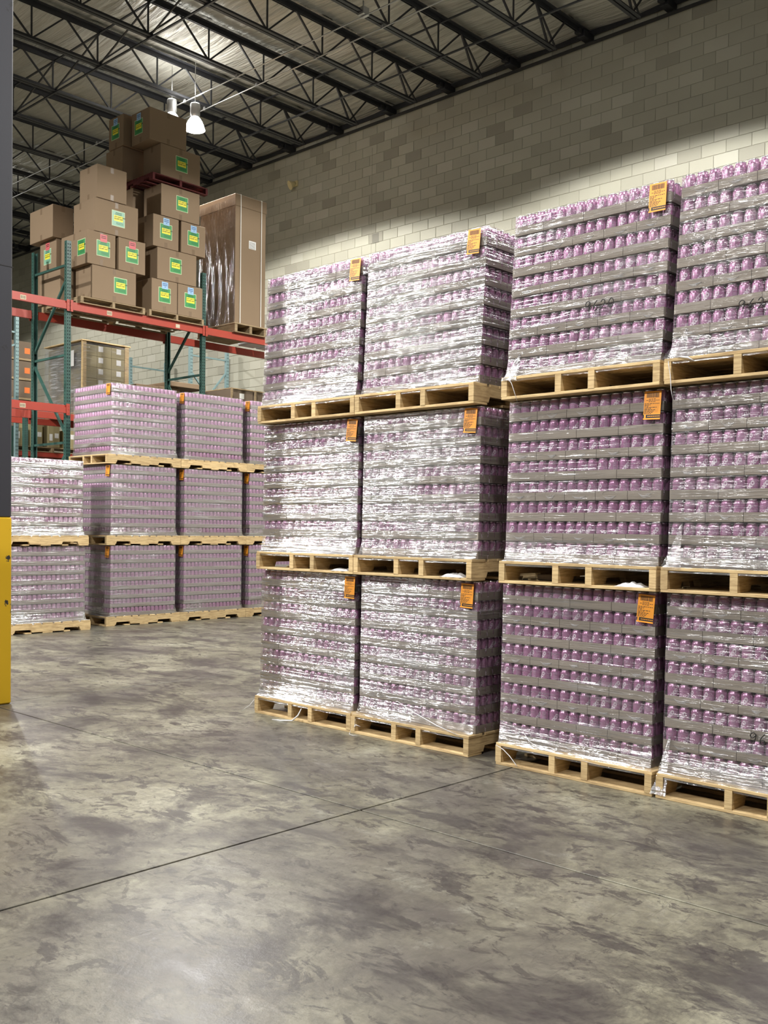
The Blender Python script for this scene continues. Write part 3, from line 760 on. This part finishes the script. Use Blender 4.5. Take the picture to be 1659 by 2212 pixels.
# hand written numbers on trays
def digits(root, x, z, s, txt, y=-.6115):
    G = {'9': [(.55,.85),(.3,1.0),(.05,.8),(.1,.55),(.35,.55),(.58,.85),(.5,.45),(.38,0)], '6': [(.5,1.0),(.15,.6),(.05,.25),(.25,.0),(.5,.15),(.45,.38),(.2,.4),(.08,.25)],
         '2': [(.05,.75),(.25,.98),(.5,.85),(.45,.5),(.05,.08),(.2,.1),(.65,.1)], '0': [(.35,1.0),(.08,.7),(.1,.25),(.35,.05),(.6,.35),(.58,.8),(.35,1.0)]}
    b = MB(); cx = x
    for ch in txt:
        P_ = G[ch]; pts = []
        for i in range(len(P_)-1):
            p0 = P_[max(i-1,0)]; p1 = P_[i]; p2 = P_[i+1]; p3 = P_[min(i+2, len(P_)-1)]
            for k in range(4):
                t = k/4; q = [.5*((2*p1[a]) + (-p0[a]+p2[a])*t + (2*p0[a]-5*p1[a]+4*p2[a]-p3[a])*t*t + (-p0[a]+3*p1[a]-3*p2[a]+p3[a])*t**3) for a in (0,1)]
                pts.append(q)
        pts.append(P_[-1]); b.tube([(cx + q[0]*s, y, z + q[1]*s*1.05) for q in pts], .0027, 5); cx += s*.92
    o = ob('marker_number', b.mesh('marker_number', [M['ink']]), root); o['label'] = 'handwritten black number ' + txt
Y_T = -(YD/2) - .020
digits(DP[(2,2)], .02, .455, .052, '9620', Y_T); digits(DP[(3,2)], -.14, .335, .052, '9620', Y_T); digits(DP[(3,0)], -.035, .355, .052, '9620', Y_T)

# scraps lying in the pallet openings
def scrap(name, label, x, y, z, wx, wy, h, mat, seed, cat):
    b = MB(); n, m_ = 14, 8; vs = []
    for i in range(n+1):
        for j in range(m_+1):
            u, v = i/n - .5, j/m_ - .5; e = (1 - (2*abs(u))**3)*(1 - (2*abs(v))**3)
            vs.append((u*wx, v*wy + .01*noise.noise(Vector((u*5, seed, 0))), h*e*(.55 + .6*noise.noise(Vector((u*7, v*5, seed)))) + .001))
    top = [(a, a+m_+1, a+m_+2, a+1) for i in range(n) for a in range(i*(m_+1), i*(m_+1)+m_)]
    k = len(vs); vs2 = vs + [(p[0], p[1], 0) for p in vs]; b.add(vs2, top + [tuple(q + k for q in f[::-1]) for f in top], 0, True)
    tag(ob(name, b.mesh(name, [mat]), None, (x, y, z)), label, cat)
zb = .0166
scrap('film_scrap', 'crumpled white film scrap in the pallet opening right of the leftmost stack tag', -4.87-.06, 4.87, PN+zb, .16, .10, .025, M['bag'], 1, 'plastic scrap')
scrap('film_scrap', 'crumpled white film scrap in the middle pallet above the second bottom tag', -3.93, 4.87, PN+zb, .17, .10, .032, M['bag'], 2, 'plastic scrap')
scrap('film_scrap', 'crumpled white film scrap in the middle pallet of the third stack', -2.70, 4.86, PN+zb, .17, .09, .036, M['bag'], 3, 'plastic scrap')
b = MB(); b.cbox(-5.62,-5.42,5.02,5.24,PN+zb,PN+zb+.03,.004)
tag(ob('cardboard_piece', b.mesh('cardboard_piece', [M['tray']])), 'grey cardboard piece lying in the leftmost middle pallet', 'cardboard')
b = MB(); b.cbox(-3.42,-3.26,5.02,5.20,PN+zb,PN+zb+.034,.004)
tag(ob('cardboard_piece', b.mesh('cardboard_piece', [M['tray']])), 'pale cardboard piece lying in the left opening of the third middle pallet', 'cardboard')

# ------------------------------------------------------------------ pallet rack
def post_mesh(h, mat):
    b = MB(); w_, d_ = .076, .07
    b.box(-d_, 0, -w_/2, -w_/2+.004, 0, h); b.box(-d_, 0, w_/2-.004, w_/2, 0, h); b.box(-.004, 0, -w_/2+.004, w_/2-.004, 0, h)
    b.box(-d_, -d_+.003, -w_/2+.004, -w_/2+.016, 0, h); b.box(-d_, -d_+.003, w_/2-.016, w_/2-.004, 0, h)
    k = 0; z = .08
    while z < h - .05:
        for s in (-1, 1):
            y = s*.017; b.poly([(.0006,y-.007,z+.012),(.0006,y-.007,z),(.0006,y-.003,z-.014),(.0006,y+.003,z-.014),(.0006,y+.007,z),(.0006,y+.007,z+.012)], 1)
        b.poly([(-.030,-w_/2-.0006,z-.010),(-.044,-w_/2-.0006,z-.010),(-.044,-w_/2-.0006,z+.010),(-.030,-w_/2-.0006,z+.010)][::-1], 1)
        z += .0508
    b.box(-d_-.02, .03, -w_/2-.02, w_/2+.02, 0, .008)
    return b.mesh('post', [mat, M['hole']])
def beam_part(parent, x, y0, y1, z, mat, face=1, h=.125):
    b = MB(); w_ = .05*face
    prof = [(x, z), (x, z+h*.72), (x-.020*face, z+h*.72), (x-.020*face, z+h), (x-w_, z+h), (x-w_, z)]
    if face < 0: prof = prof[::-1]
    b.prism(prof[::-1], 'y', y0, y1)
    o = ob('beam', b.mesh('beam', [mat]), parent)
    for ye, s in ((y0, 1), (y1, -1)):
        b = MB(); ya, yb_ = sorted((ye - s*.045, ye + s*.012)); xa, xb = sorted((x+.004*face, x+.010*face)); b.box(xa, xb, ya, yb_, z-.03, z+h+.02)
        for q in (-.012,.05,.10): b.box(min(x+.010*face,x+.014*face), max(x+.010*face,x+.014*face), ye - s*.03, ye - s*.018, z+q, z+q+.02) if s > 0 else b.box(min(x+.010*face,x+.014*face), max(x+.010*face,x+.014*face), ye+.018, ye+.03, z+q, z+q+.02)
        ob('beam_connector', b.mesh('beam_connector', [mat]), o)
    return o
rack = empty('pallet_rack', (-14.0, 7.885, 0)); tag(rack, 'tall pallet rack with dark green perforated posts and red beams', 'rack')
PMESH = post_mesh(5.72, M['rack_green'])
RD = 1.10
for k, y in enumerate((-2.54, 0, 2.54, 5.08)):
    ob('post', PMESH, rack, (0, y, 0)); q = ob('post', PMESH, rack, (-RD, y, 0)); q.scale = (-1, 1, 1)
    br = [((-.07, 5.36), (-RD+.07, 5.36)), ((-.05, 5.16), (-RD+.05, 4.12)), ((-.07, 3.99), (-RD+.07, 3.99)), ((-RD+.05, 3.90), (-.05, 2.76)), ((-.07, 2.65), (-RD+.07, 2.65)), ((-.05, 2.5), (-RD+.05, 1.4)), ((-.07,1.3),(-RD+.07,1.3)), ((-RD+.05,1.2),(-.05,.25))]
    for (xa, za), (xb, zb_) in br:
        b = MB(); b.bar((xa, y, za), (xb, y, zb_), .035, .035); ob('brace', b.mesh('brace', [M['rack_green']]), rack)
for k in range(3):
    y0, y1 = -2.54 + 2.54*k + .040, -2.54 + 2.54*(k+1) - .040
    m_ = M['rack_red']
    for z in ([4.675, 3.09] if k == 0 else [4.675]):
        f = beam_part(rack, .030, y0, y1, z, m_); beam_part(rack, -RD-.030, y0, y1, z, m_, -1)
        if k < 2:
            b = MB(); yy = y0 + (1.70 if k == 0 else .60 if z > 4 else 1.7); b.box(.031,.033,yy,yy+.09,z+.02,z+.085); 
            for t in range(6): b.box(.033,.0335,yy+.008+t*.013,yy+.014+t*.013,z+.03,z+.075,1)
            s = ob('location_label', b.mesh('location_label', [flat('paper_label',(.66,.55,.38),.7), M['ink']]), f)
            if k == 1:
                b2 = MB(); b2.box(.031,.033,yy+1.3,yy+1.38,z+.02,z+.08)
                ob('location_label', b2.mesh('location_label', [flat('paper_label',(.6,.52,.38),.7)]), f)

# ------------------------------------------------------------------ cartons on the rack
def label_card(parent, face, a, z, green='green_l', w_=.235, h=.245, small=None, T=None):
    # face: 'X' on the +x face, 'Y' on the -y face; a = centre along the face, z = centre height; slight tilt by geometry
    def put(name, u0, u1, v0, v1, d, mat):
        b = MB()
        if face == 'X': b.box(T + d, T + d + .0008, a + u0, a + u1, z + v0, z + v1)
        else: b.box(a + u0, a + u1, T - d - .0008, T - d, z + v0, z + v1)
        return b, mat
    g = MB(); mats = [M['border'], M[green], M['yellow_l'], M['ink'], M['ink_g']]
    def q(u0, u1, v0, v1, d, mi):
        if face == 'X': g.box(T, T + d, a + u0, a + u1, z + v0, z + v1, mi)
        else: g.box(a + u0, a + u1, T - d, T, z + v0, z + v1, mi)
    q(-w_/2, w_/2, -h/2, h/2, .0008, 0); q(-w_/2+.008, w_/2-.008, -h/2+.008, h/2-.008, .0014, 1); q(-w_*.34, w_*.36, -h*.16, h*.20, .0020, 2)
    for i, (u, ww) in enumerate(((-.05,.11),(-.06,.12))): q(u, u+ww, h*.34 - i*.022, h*.34 + .010 - i*.022, .0018, 4)
    for i in range(2): q(-.04, .09, -h*.27 - i*.02, -h*.27 + .006 - i*.02, .0018, 4)
    o = ob('label_card', g.mesh('label_card', mats), parent); o['label'] = 'green label with a yellow panel'
    for i, s in enumerate(('ATT: NOT TURN', 'EQUIPS UNIT')):
        v, f = TXT[s]; bb = MB()
        if face == 'X': pts = [(T + .0024, a - w_*.30 + (x + TXTW[s]/2), z + .018 - i*.030 + y) for x, y, _ in v]
        else: pts = [(a - w_*.30 + (x + TXTW[s]/2), T - .0024, z + .018 - i*.030 + y) for x, y, _ in v]
        bb.add(pts, f); ob('label_text', bb.mesh('label_text', [M['ink']]), o)
    if small:
        g = MB(); mats = [M[small], M['ink_b' if small == 'blue_l' else 'ink']]
        q(-.055, .065, h/2 - .02, h/2 + .095, .0022, 0)
        for i in range(3 if small == 'blue_l' else 2): q(-.04 if i < 2 else .0, .05 if i < 2 else .02, h/2 + .062 - i*.026, h/2 + .072 - i*.026, .0026, 1)
        o = ob('small_sticker', g.mesh('small_sticker', mats), parent); o['label'] = 'small %s sticker' % ('blue' if small == 'blue_l' else 'red')
TXT = {s: text_mesh(s, .026, 0, True) for s in ('ATT: NOT TURN', 'EQUIPS UNIT')}; TXTW = {s: max(p[0] for p in v[0]) - min(p[0] for p in v[0]) for s, v in TXT.items()}
def carton(label, x1, y0, z0, dx, dy, dz=.515, lx=None, ly=None, green='green_l', small=None, small_y=None, rot=0.0, mat='carton', tapeX=True, tapeY=True):
    r = empty('carton', (x1 - dx/2, y0 + dy/2, z0), rot); tag(r, label, 'box', 'brown cartons stacked on the rack')
    b = MB(); hx, hy = dx/2, dy/2; b.cbox(-hx, hx, -hy, hy, 0, dz, .004); ob('box_body', b.mesh('box_body', [M[mat]]), r)
    t = .0008; strips = []
    if tapeX: strips += [(hx, hx+t, -.028, .028, dz-.09, dz-.004), (hx, hx+t, -.028, .028, .004, .09), (-hx, hx, -.028, .028, dz, dz+t)]
    if tapeY and dx > .3: strips += [(-.028, .028, -hy-t, -hy, dz-.10, dz-.004), (-.028, .028, -hy-t, -hy, .004, .09)]
    for q in strips: b = MB(); b.box(*q); ob('tape', b.mesh('tape', [M['tape']]), r)
    b = MB(); b.box(-hx+.004, hx-.004, -.0015, .0015, dz, dz+.0012) ; ob('flap_seam', b.mesh('flap_seam', [M['ink']]), r)
    if lx is not None: label_card(r, 'X', lx, .27, green, small=small, T=hx)
    if ly is not None: label_card(r, 'Y', ly, .27, 'green_p' if green == 'green_p' else 'green_l', small=small_y, T=-hy)
    return r
XB = -13.95
def rack_pallet(label, x0, x1, y0, y1, z, pm, sx=1.0, cat='pallet'):
    # deck boards run along y: rotate the pallet a quarter turn
    r = empty('shipping_pallet', ((x0+x1)/2, (y0+y1)/2, z)); tag(r, label, cat)
    L, W_ = x1-x0, y1-y0
    pallet_parts(r, pm, (-.488, 0, .488), rnd=random.Random(3), direct=True); r.scale = (W_/1.016, L/1.219, 1); r.rotation_euler = (0, 0, PI/2); return r
ZB1 = 4.80
PH_ = .0165*2 + .075 + .003
rack_pallet('weathered wooden pallet under the left carton stack on the rack', -15.15, XB+.02, 8.05, 9.20, ZB1, PMD)
rack_pallet('weathered wooden pallet under the right carton stack on the rack', -15.15, XB+.02, 9.28, 10.37, ZB1, PMD)
z1 = ZB1 + PH_ + .003; D = .52; RH = .522
carton('front bottom carton of the left stack, green label, on the pallet', XB, 8.25, z1, .49, .79, lx=.11)
carton('plain rear bottom carton of the left stack, seen beside the green post', XB-.56, 8.02, z1, .79, .60, rot=0, tapeX=False)
carton('second row carton with red sticker and labels on two faces, behind the post top', XB, 8.165, z1+RH, .79, .495, lx=.03, small='red_l', ly=.22, rot=.0)
carton('second row carton with red sticker, right of its twin', XB, 8.715, z1+RH, .79, .495, lx=.0, small='red_l')
carton('rear second row carton with pale label and pink sticker, left of the post', XB-.83, 8.10, z1+RH, .52, .60, lx=None, ly=-.02, green='green_p', small_y='red_l')
carton('third row carton with a pale green label, left stack', XB, 8.285, z1+2*RH, .24, .785, lx=.03, green='green_p', tapeY=False)
carton('plain third row carton tucked behind the pale labelled one', XB-.25, 8.30, z1+2*RH, .40, .74, tapeX=False)
carton('plain carton on the far left of the third row, dark right face', XB-.80, 8.02, z1+2*RH, .74, .36)
carton('plain topmost carton of the left stack', XB, 8.33, z1+3*RH+.003, .52, .525)
carton('bottom left carton of the right stack with blue sticker', XB, 9.335, z1, .52, .502, lx=.0, small='blue_l', ly=None)
carton('bottom right carton of the right stack with blue sticker', XB, 9.85, z1, .79, .502, lx=.0, small='blue_l')
carton('rear bottom carton of the right stack with a label in shadow', XB-.54, 9.33, z1, .52, .505, ly=.05)
carton('second row wide carton of the right stack with green label', XB, 9.44, z1+RH, .50, .78, lx=-.03)
carton('third row left carton of the right stack with blue sticker', XB, 9.355, z1+2*RH, .44, .50, lx=.0, small='blue_l')
carton('rear third row carton of the right stack, label in shadow', XB-.46, 9.36, z1+2*RH, .52, .50, ly=.05)
carton('third row right carton of the right stack with blue sticker', XB, 9.905, z1+2*RH, .79, .495, lx=.0, small='blue_l')
carton('rear second row carton of the right stack', XB-.52, 9.46, z1+RH, .50, .78)
carton('fourth row wide carton just under the red pallet', XB, 9.505, z1+3*RH+.003, .50, .77, lx=.03)
carton('dark rear fourth row carton under the red pallet', XB-.56, 9.33, z1+3*RH+.003, .52, .80)
zr = z1 + 4*RH + .008
rack_pallet('dark red wooden pallet between the upper carton rows', -14.75, XB+.03, 9.32, 10.42, zr, PMR)
zr2 = zr + .0165*2 + .085 + .004
carton('wide carton with green label standing on the red pallet', XB, 9.49, zr2, .50, .79, lx=.02)
carton('plain rear carton on the red pallet', XB-.60, 9.15, zr2, .50, .78, tapeX=False)
carton('topmost carton of all, green label and blue sticker on its left face', XB, 9.275, zr2+.522, .52, .72, ly=-.06, small_y='blue_l', tapeX=True)
carton('rear topmost carton with label half hidden by the front one', XB-.56, 9.14, zr2+.522, .44, .78, ly=-.02, small_y='blue_l')
# tall wrapped box in the third bay
r = empty('tall_carton', (-14.45, 11.39, 4.80)); tag(r, 'tall brown carton with white straps and film, right of the green post', 'box')
b = MB(); b.cbox(-.52,.50,-.345,.345,.17,2.40,.006); ob('box_body', b.mesh('box_body', [M['carton']]), r)
b = MB(); b.cbox(-.535,.512,-.357,.357,2.21,2.415,.006); ob('lid', b.mesh('lid', [M['carton']]), r)
for yy in (-.235, .235):
    b = MB(); b.box(.5125,.5150,yy-.009,yy+.009,.17,2.42); b.box(-.53,.515,yy-.009,yy+.009,2.4155,2.418); ob('strap', b.mesh('strap', [M['strap']]), r)
b = MB(); b.box(.5005,.5015,-.04,.12,1.52,1.66); 
for i in range(6): b.box(.5015,.502,-.03,.10,1.53+i*.02,1.536+i*.02,1)
ob('paper_label', b.mesh('paper_label', [M['white'], M['ink']]), r)
b = MB(); n, m_ = 40, 80; vs = []
for i in range(n+1):
    for j in range(m_+1):
        vs.append((-.53 + 1.05*i/n, -.358 - .004 - .006*noise.noise(Vector((i*.25, j*.06, 2))), .14 + 2.2*j/m_))
b.add(vs, [(a, a+m_+1, a+m_+2, a+1) for i in range(n) for a in range(i*(m_+1), i*(m_+1)+m_)], 0, True)
ob('stretch_wrap', b.mesh('stretch_wrap', [M['film_vert']]), r)
p = MB(); 
for yy in (-.33, 0, .33): b2 = MB(); b2.cbox(-.55,.53,yy-.03,yy+.03,.02,.145,.003); ob('skid_runner', b2.mesh('skid_runner', [M['wood_dull']]), r)
b2 = MB(); b2.cbox(-.56,.54,-.37,.37,.145,.168,.003); ob('skid_top', b2.mesh('skid_top', [M['wood_dull']]), r)
b2 = MB(); b2.cbox(-.56,.54,-.37,.37,.0,.018,.003); ob('skid_base', b2.mesh('skid_base', [M['wood_dull']]), r)
for i in range(2):
    b = MB(); b.cbox(-15.0,-14.0,11.95+i*.42,12.33+i*.42,4.81,4.93,.02)
    tag(ob('paper_bundle', b.mesh('paper_bundle', [M['bag']])), ('left','right')[i] + ' white paper bundle on the rack behind the right beam', 'bundle')

# ------------------------------------------------------------------ goods beyond the rack
def stack_support(x0, x1, y0, y1, z1_, label, n=3):
    r = empty('carton_stack', ((x0+x1)/2, (y0+y1)/2, 0)); tag(r, label, 'box')
    hx, hy = (x1-x0)/2, (y1-y0)/2
    h = z1_/n
    for i in range(n):
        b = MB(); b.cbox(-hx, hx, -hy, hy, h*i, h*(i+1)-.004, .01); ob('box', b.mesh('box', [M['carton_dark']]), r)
# wood framed load
X1 = -17.0; zl = 3.45
r2 = empty('back_rack', (-17.0, 9.9, 0)); tag(r2, 'second rack level behind the red one, carrying the wood framed load', 'rack')
for yy in (-1.14, 1.16):
    for xx in (-.03, -1.2): ob('post', PMESH, r2, (xx, yy, 0)).scale = (1, 1, .62)
for xx in (.0, -1.2):
    b = MB(); b.cbox(xx-.05, xx, -1.10, 1.12, zl-.125, zl-.003, .003); ob('beam', b.mesh('beam', [M['rack_red']]), r2)
r = empty('crated_load', (X1-.7, 10.36, zl)); tag(r, 'film wrapped load of olive cartons with pale wooden corner posts', 'pallet load')
hx, hy, H = .70, .51, 1.40
cm = MB(); cm.cbox(-.19,.19,-.13,.13,0,.205,.004); 
for iz in range(6):
    zz = .08 + iz*.213
    for iy, (ya, yb_) in enumerate(((-.44,-.19),(-.19,.12),(.12,.44))):
        b = MB(); b.cbox(hx-.45, hx, ya+.001, yb_-.001, zz, zz+.21, .004); c = ob('olive_carton', b.mesh('olive_carton', [M['carton2']]), r)
        if iy: 
            b = MB(); b.box(hx, hx+.001, ya+.03 if iy == 1 else yb_-.21, ya+.13 if iy == 1 else yb_-.11, zz+.09, zz+.19); ob('white_sticker', b.mesh('white_sticker', [M['white']]), c)
    for ix_ in range(3):
        b = MB(); b.cbox(hx-1.38 + ix_*.31, hx-1.38 + ix_*.31 + .305, -.44, .44, zz, zz+.21, .004); ob('olive_carton', b.mesh('olive_carton', [M['carton2']]), r)
for yy in (-.47, .45):
    b = MB(); b.cbox(hx-.02, hx+.02, yy-.045, yy+.045, .02, H, .003); ob('corner_post', b.mesh('corner_post', [M['wood']]), r)
b = MB(); b.cbox(-hx, hx+.03, -.53, .53, H, H+.022, .003); ob('top_frame', b.mesh('top_frame', [M['wood']]), r)
b = MB(); b.cbox(-hx, hx+.03, -.52, .52, 0, .075, .003); ob('base_frame', b.mesh('base_frame', [M['wood_dull']]), r)
b = MB(); n, m_ = 40, 40; vs = [(-.72 + 1.44*i/n, -.50 - .012*noise.noise(Vector((i*.3, j*.1, 5))), .0 + 1.38*j/m_) for i in range(n+1) for j in range(m_+1)]
b.add(vs, [(a, a+m_+1, a+m_+2, a+1) for i in range(n) for a in range(i*(m_+1), i*(m_+1)+m_)], 0, True)
vs = [(hx + .025, -.50 + 1.0*i/n, 1.38*j/m_) for i in range(n+1) for j in range(m_+1)]
b2 = MB(); b2.add(vs, [(a, a+m_+1, a+m_+2, a+1) for i in range(n) for a in range(i*(m_+1), i*(m_+1)+m_)], 0, True)
ob('stretch_wrap', b.mesh('stretch_wrap', [M['film_milky']]), r); ob('front_film', b2.mesh('front_film', [M['film']]), r)
b = MB(); b.box(.12,.42,-.515,-.512,.95,1.25); ob('paper_sheet', b.mesh('paper_sheet', [M['white']]), r)
# long brown cartons
X2 = -17.5
stack_support(-18.6, X2+.02, 11.35, 13.0, 3.90, 'dark stack under the long brown cartons', 3)
for i, (ya, yb_, zt) in enumerate(((11.36, 11.90, 4.26), (11.91, 12.43, 4.27))):
    b = MB(); b.cbox(-18.5, X2, ya, yb_, 3.91, zt, .006); b.box(-18.5, X2, (ya+yb_)/2-.02, (ya+yb_)/2+.02, zt, zt+.001)
    tag(ob('long_carton', b.mesh('long_carton', [M['carton']])), ('left','right')[i] + ' low brown carton behind the topmost distant can pallets', 'box')
b = MB(); b.cbox(-18.2, X2+.16, 12.10, 12.98, 4.28, 4.38, .006)
tag(ob('long_carton', b.mesh('long_carton', [M['carton']])), 'flat brown carton laid on top of the low ones', 'box')
# wrapped crates near the wall
X3 = -16.6
stack_support(-17.8, X3+.02, 13.03, 14.4, 3.55, 'dark stack under the small wrapped crates', 3)
for i, (ya, yb_) in enumerate(((13.05, 13.66), (13.68, 14.38))):
    r = empty('wrapped_crate', (X3-.5, (ya+yb_)/2, 3.56)); tag(r, ('left','right')[i] + ' small wrapped crate with white stickers near the block wall', 'crate')
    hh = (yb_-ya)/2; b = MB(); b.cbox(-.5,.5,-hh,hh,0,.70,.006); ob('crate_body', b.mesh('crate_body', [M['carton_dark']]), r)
    b = MB(); b.cbox(-.52,.52,-hh,hh,.702,.728,.003); ob('crate_lid', b.mesh('crate_lid', [M['wood_dull']]), r)
    b = MB(); b.cbox(.50,.53,-hh+.005,-hh+.05,.0,.70,.003); ob('corner_post', b.mesh('corner_post', [M['wood_dull']]), r)
    for zz in (.18,.36,.52):
        b = MB(); b.box(.501,.502,-.06,.06,zz,zz+.11); ob('white_sticker', b.mesh('white_sticker', [M['white']]), r)
# orange stickered cartons on the left, behind the column
X4 = -20.3
stack_support(-21.6, X4+.02, 8.9, 10.72, 3.62, 'dark stack under the orange stickered cartons', 3)
for i in range(4):
    r = empty('flat_carton', (X4-.6, 9.8, 3.63 + i*.42)); tag(r, 'large brown carton with orange sticker, %s of four layers left of the rack' % ('lowest','second','third','topmost')[i], 'box')
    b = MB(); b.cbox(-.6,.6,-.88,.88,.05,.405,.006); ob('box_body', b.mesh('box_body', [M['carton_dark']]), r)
    b = MB(); b.cbox(-.6,.61,-.88,.88,0,.048,.003); ob('wood_spacer', b.mesh('wood_spacer', [M['wood_dull']]), r)
    b = MB(); b.box(.6,.602,.60,.72,.15,.27); ob('orange_sticker', b.mesh('orange_sticker', [M['orange_d']]), r)
    b = MB(); b.box(.6,.602,-.50,-.38,.15,.27); ob('orange_sticker', b.mesh('orange_sticker', [M['orange_d']]), r)
# low shelf with olive cartons seen under the lower red beam
X5 = -19.55
r5 = empty('low_rack', (X5, 10.6, 0)); tag(r5, 'far low rack level with dark red beam under olive cartons', 'rack')
for yy in (9.74, 11.55):
    for xx in (0, -.62):
        b = MB(); b.box(xx-.07, xx, yy-10.6-.04, yy-10.6+.04, 0, 3.4); ob('post', b.mesh('post', [M['rack_green']]), r5)
for xx in (.02, -.64):
    b = MB(); b.cbox(xx-.05, xx, -.82, .91, 2.80, 2.90, .003); ob('beam', b.mesh('beam', [M['rack_red']]), r5)
rack_pallet('wooden pallet under the olive cartons on the far rack level', X5-.66, X5+.03, 9.80, 11.48, 2.902, PMD)
zc = 2.902 + PH_ + .003
for i, (ya, hh) in enumerate(((9.82,.36),(10.16,.52),(10.55,.52),(10.92,.38),(11.20,.38))):
    r = empty('olive_box', (X5-.25, ya+.13, zc)); tag(r, '%s olive carton with white shipping stickers under the lower red beam' % ('leftmost','second','middle','fourth','rightmost')[i], 'box')
    b = MB(); b.cbox(-.25,.25,-.135,.135 if i < 3 else .125,0,hh,.005); ob('box_body', b.mesh('box_body', [M['carton2']]), r)
    b = MB(); b.box(.2505,.2515,.02,.11,.20,.30); ob('shipping_sticker', b.mesh('shipping_sticker', [M['white']]), r)
    b = MB(); b.box(.2505,.2515,-.10,-.03,.14,.28); ob('shipping_sticker', b.mesh('shipping_sticker', [M['white']]), r)
r = empty('film_bundle', (-15.9, 8.95, 0)); tag(r, 'white film wrapped bundle low behind the rack, above the glary pallet', 'pallet load')
b = MB(); b.cbox(-.4,.4,-.40,.45,1.2,2.28,.03); ob('bundle_body', b.mesh('bundle_body', [M['bag']]), r)
b = MB(); b.cbox(-.4,.4,-.42,.45,0,1.19,.02); ob('bundle_base', b.mesh('bundle_base', [M['carton_dark']]), r)
b = MB(); b.cbox(-.405,.405,-.41,.455,1.25,2.30,.03); ob('stretch_wrap', b.mesh('stretch_wrap', [M['film_milky']]), r)

# pale teal rack frames against the wall
def teal_frame(x, ya, yb_, h, label, struts):
    r = empty('rack_frame', (x, 0, 0)); tag(r, label, 'rack')
    for y in (ya, yb_):
        b = MB(); b.box(-.04,.04,y-.035,y+.035,0,h)
        z = h - .08
        while z > 2.5:
            b.box(.0402,.0406,y-.022,y-.010,z-.012,z+.012,1); b.box(.0402,.0406,y+.010,y+.022,z-.012,z+.012,1); z -= .0508*1.5
        ob('post', b.mesh('post', [M['rack_teal'], M['hole']]), r)
    for (y0, z0), (y1, z1_) in struts:
        b = MB(); b.bar((0,y0,z0),(0,y1,z1_),.035); ob('brace', b.mesh('brace', [M['rack_teal']]), r)
    return r
for x, lab in ((-19.1, 'pale teal rack frame against the wall, right of the green post'), (-21.6, 'pale teal rack frame against the wall, behind the middle green post'), (-24.1, 'pale teal rack frame against the wall, farthest')):
    teal_frame(x, 13.85, 14.90, 5.55, lab, [((13.87,5.34),(14.88,5.34)), ((13.88,4.95),(14.4,4.4)), ((14.88,5.05),(13.9,3.9)), ((13.87,3.8),(14.88,3.8))])
r = empty('teal_beam_set', (0, 0, 0)); tag(r, 'pale teal beams between the wall frames', 'rack beam')
for y in (13.83, 14.88):
    b = MB(); b.cbox(-24.06,-19.14,y-.025,y+.025,4.12,4.24,.003); ob('beam', b.mesh('beam', [M['rack_teal']]), r)
teal_frame(-19.2, 8.62, 9.66, 5.55, 'pale teal rack frame at the far left beside the column', [((8.64,5.30),(9.64,5.24)), ((8.64,4.6),(9.64,5.0)), ((8.64,3.9),(9.64,3.9)), ((9.64,3.7),(10.3,3.1))][:3])
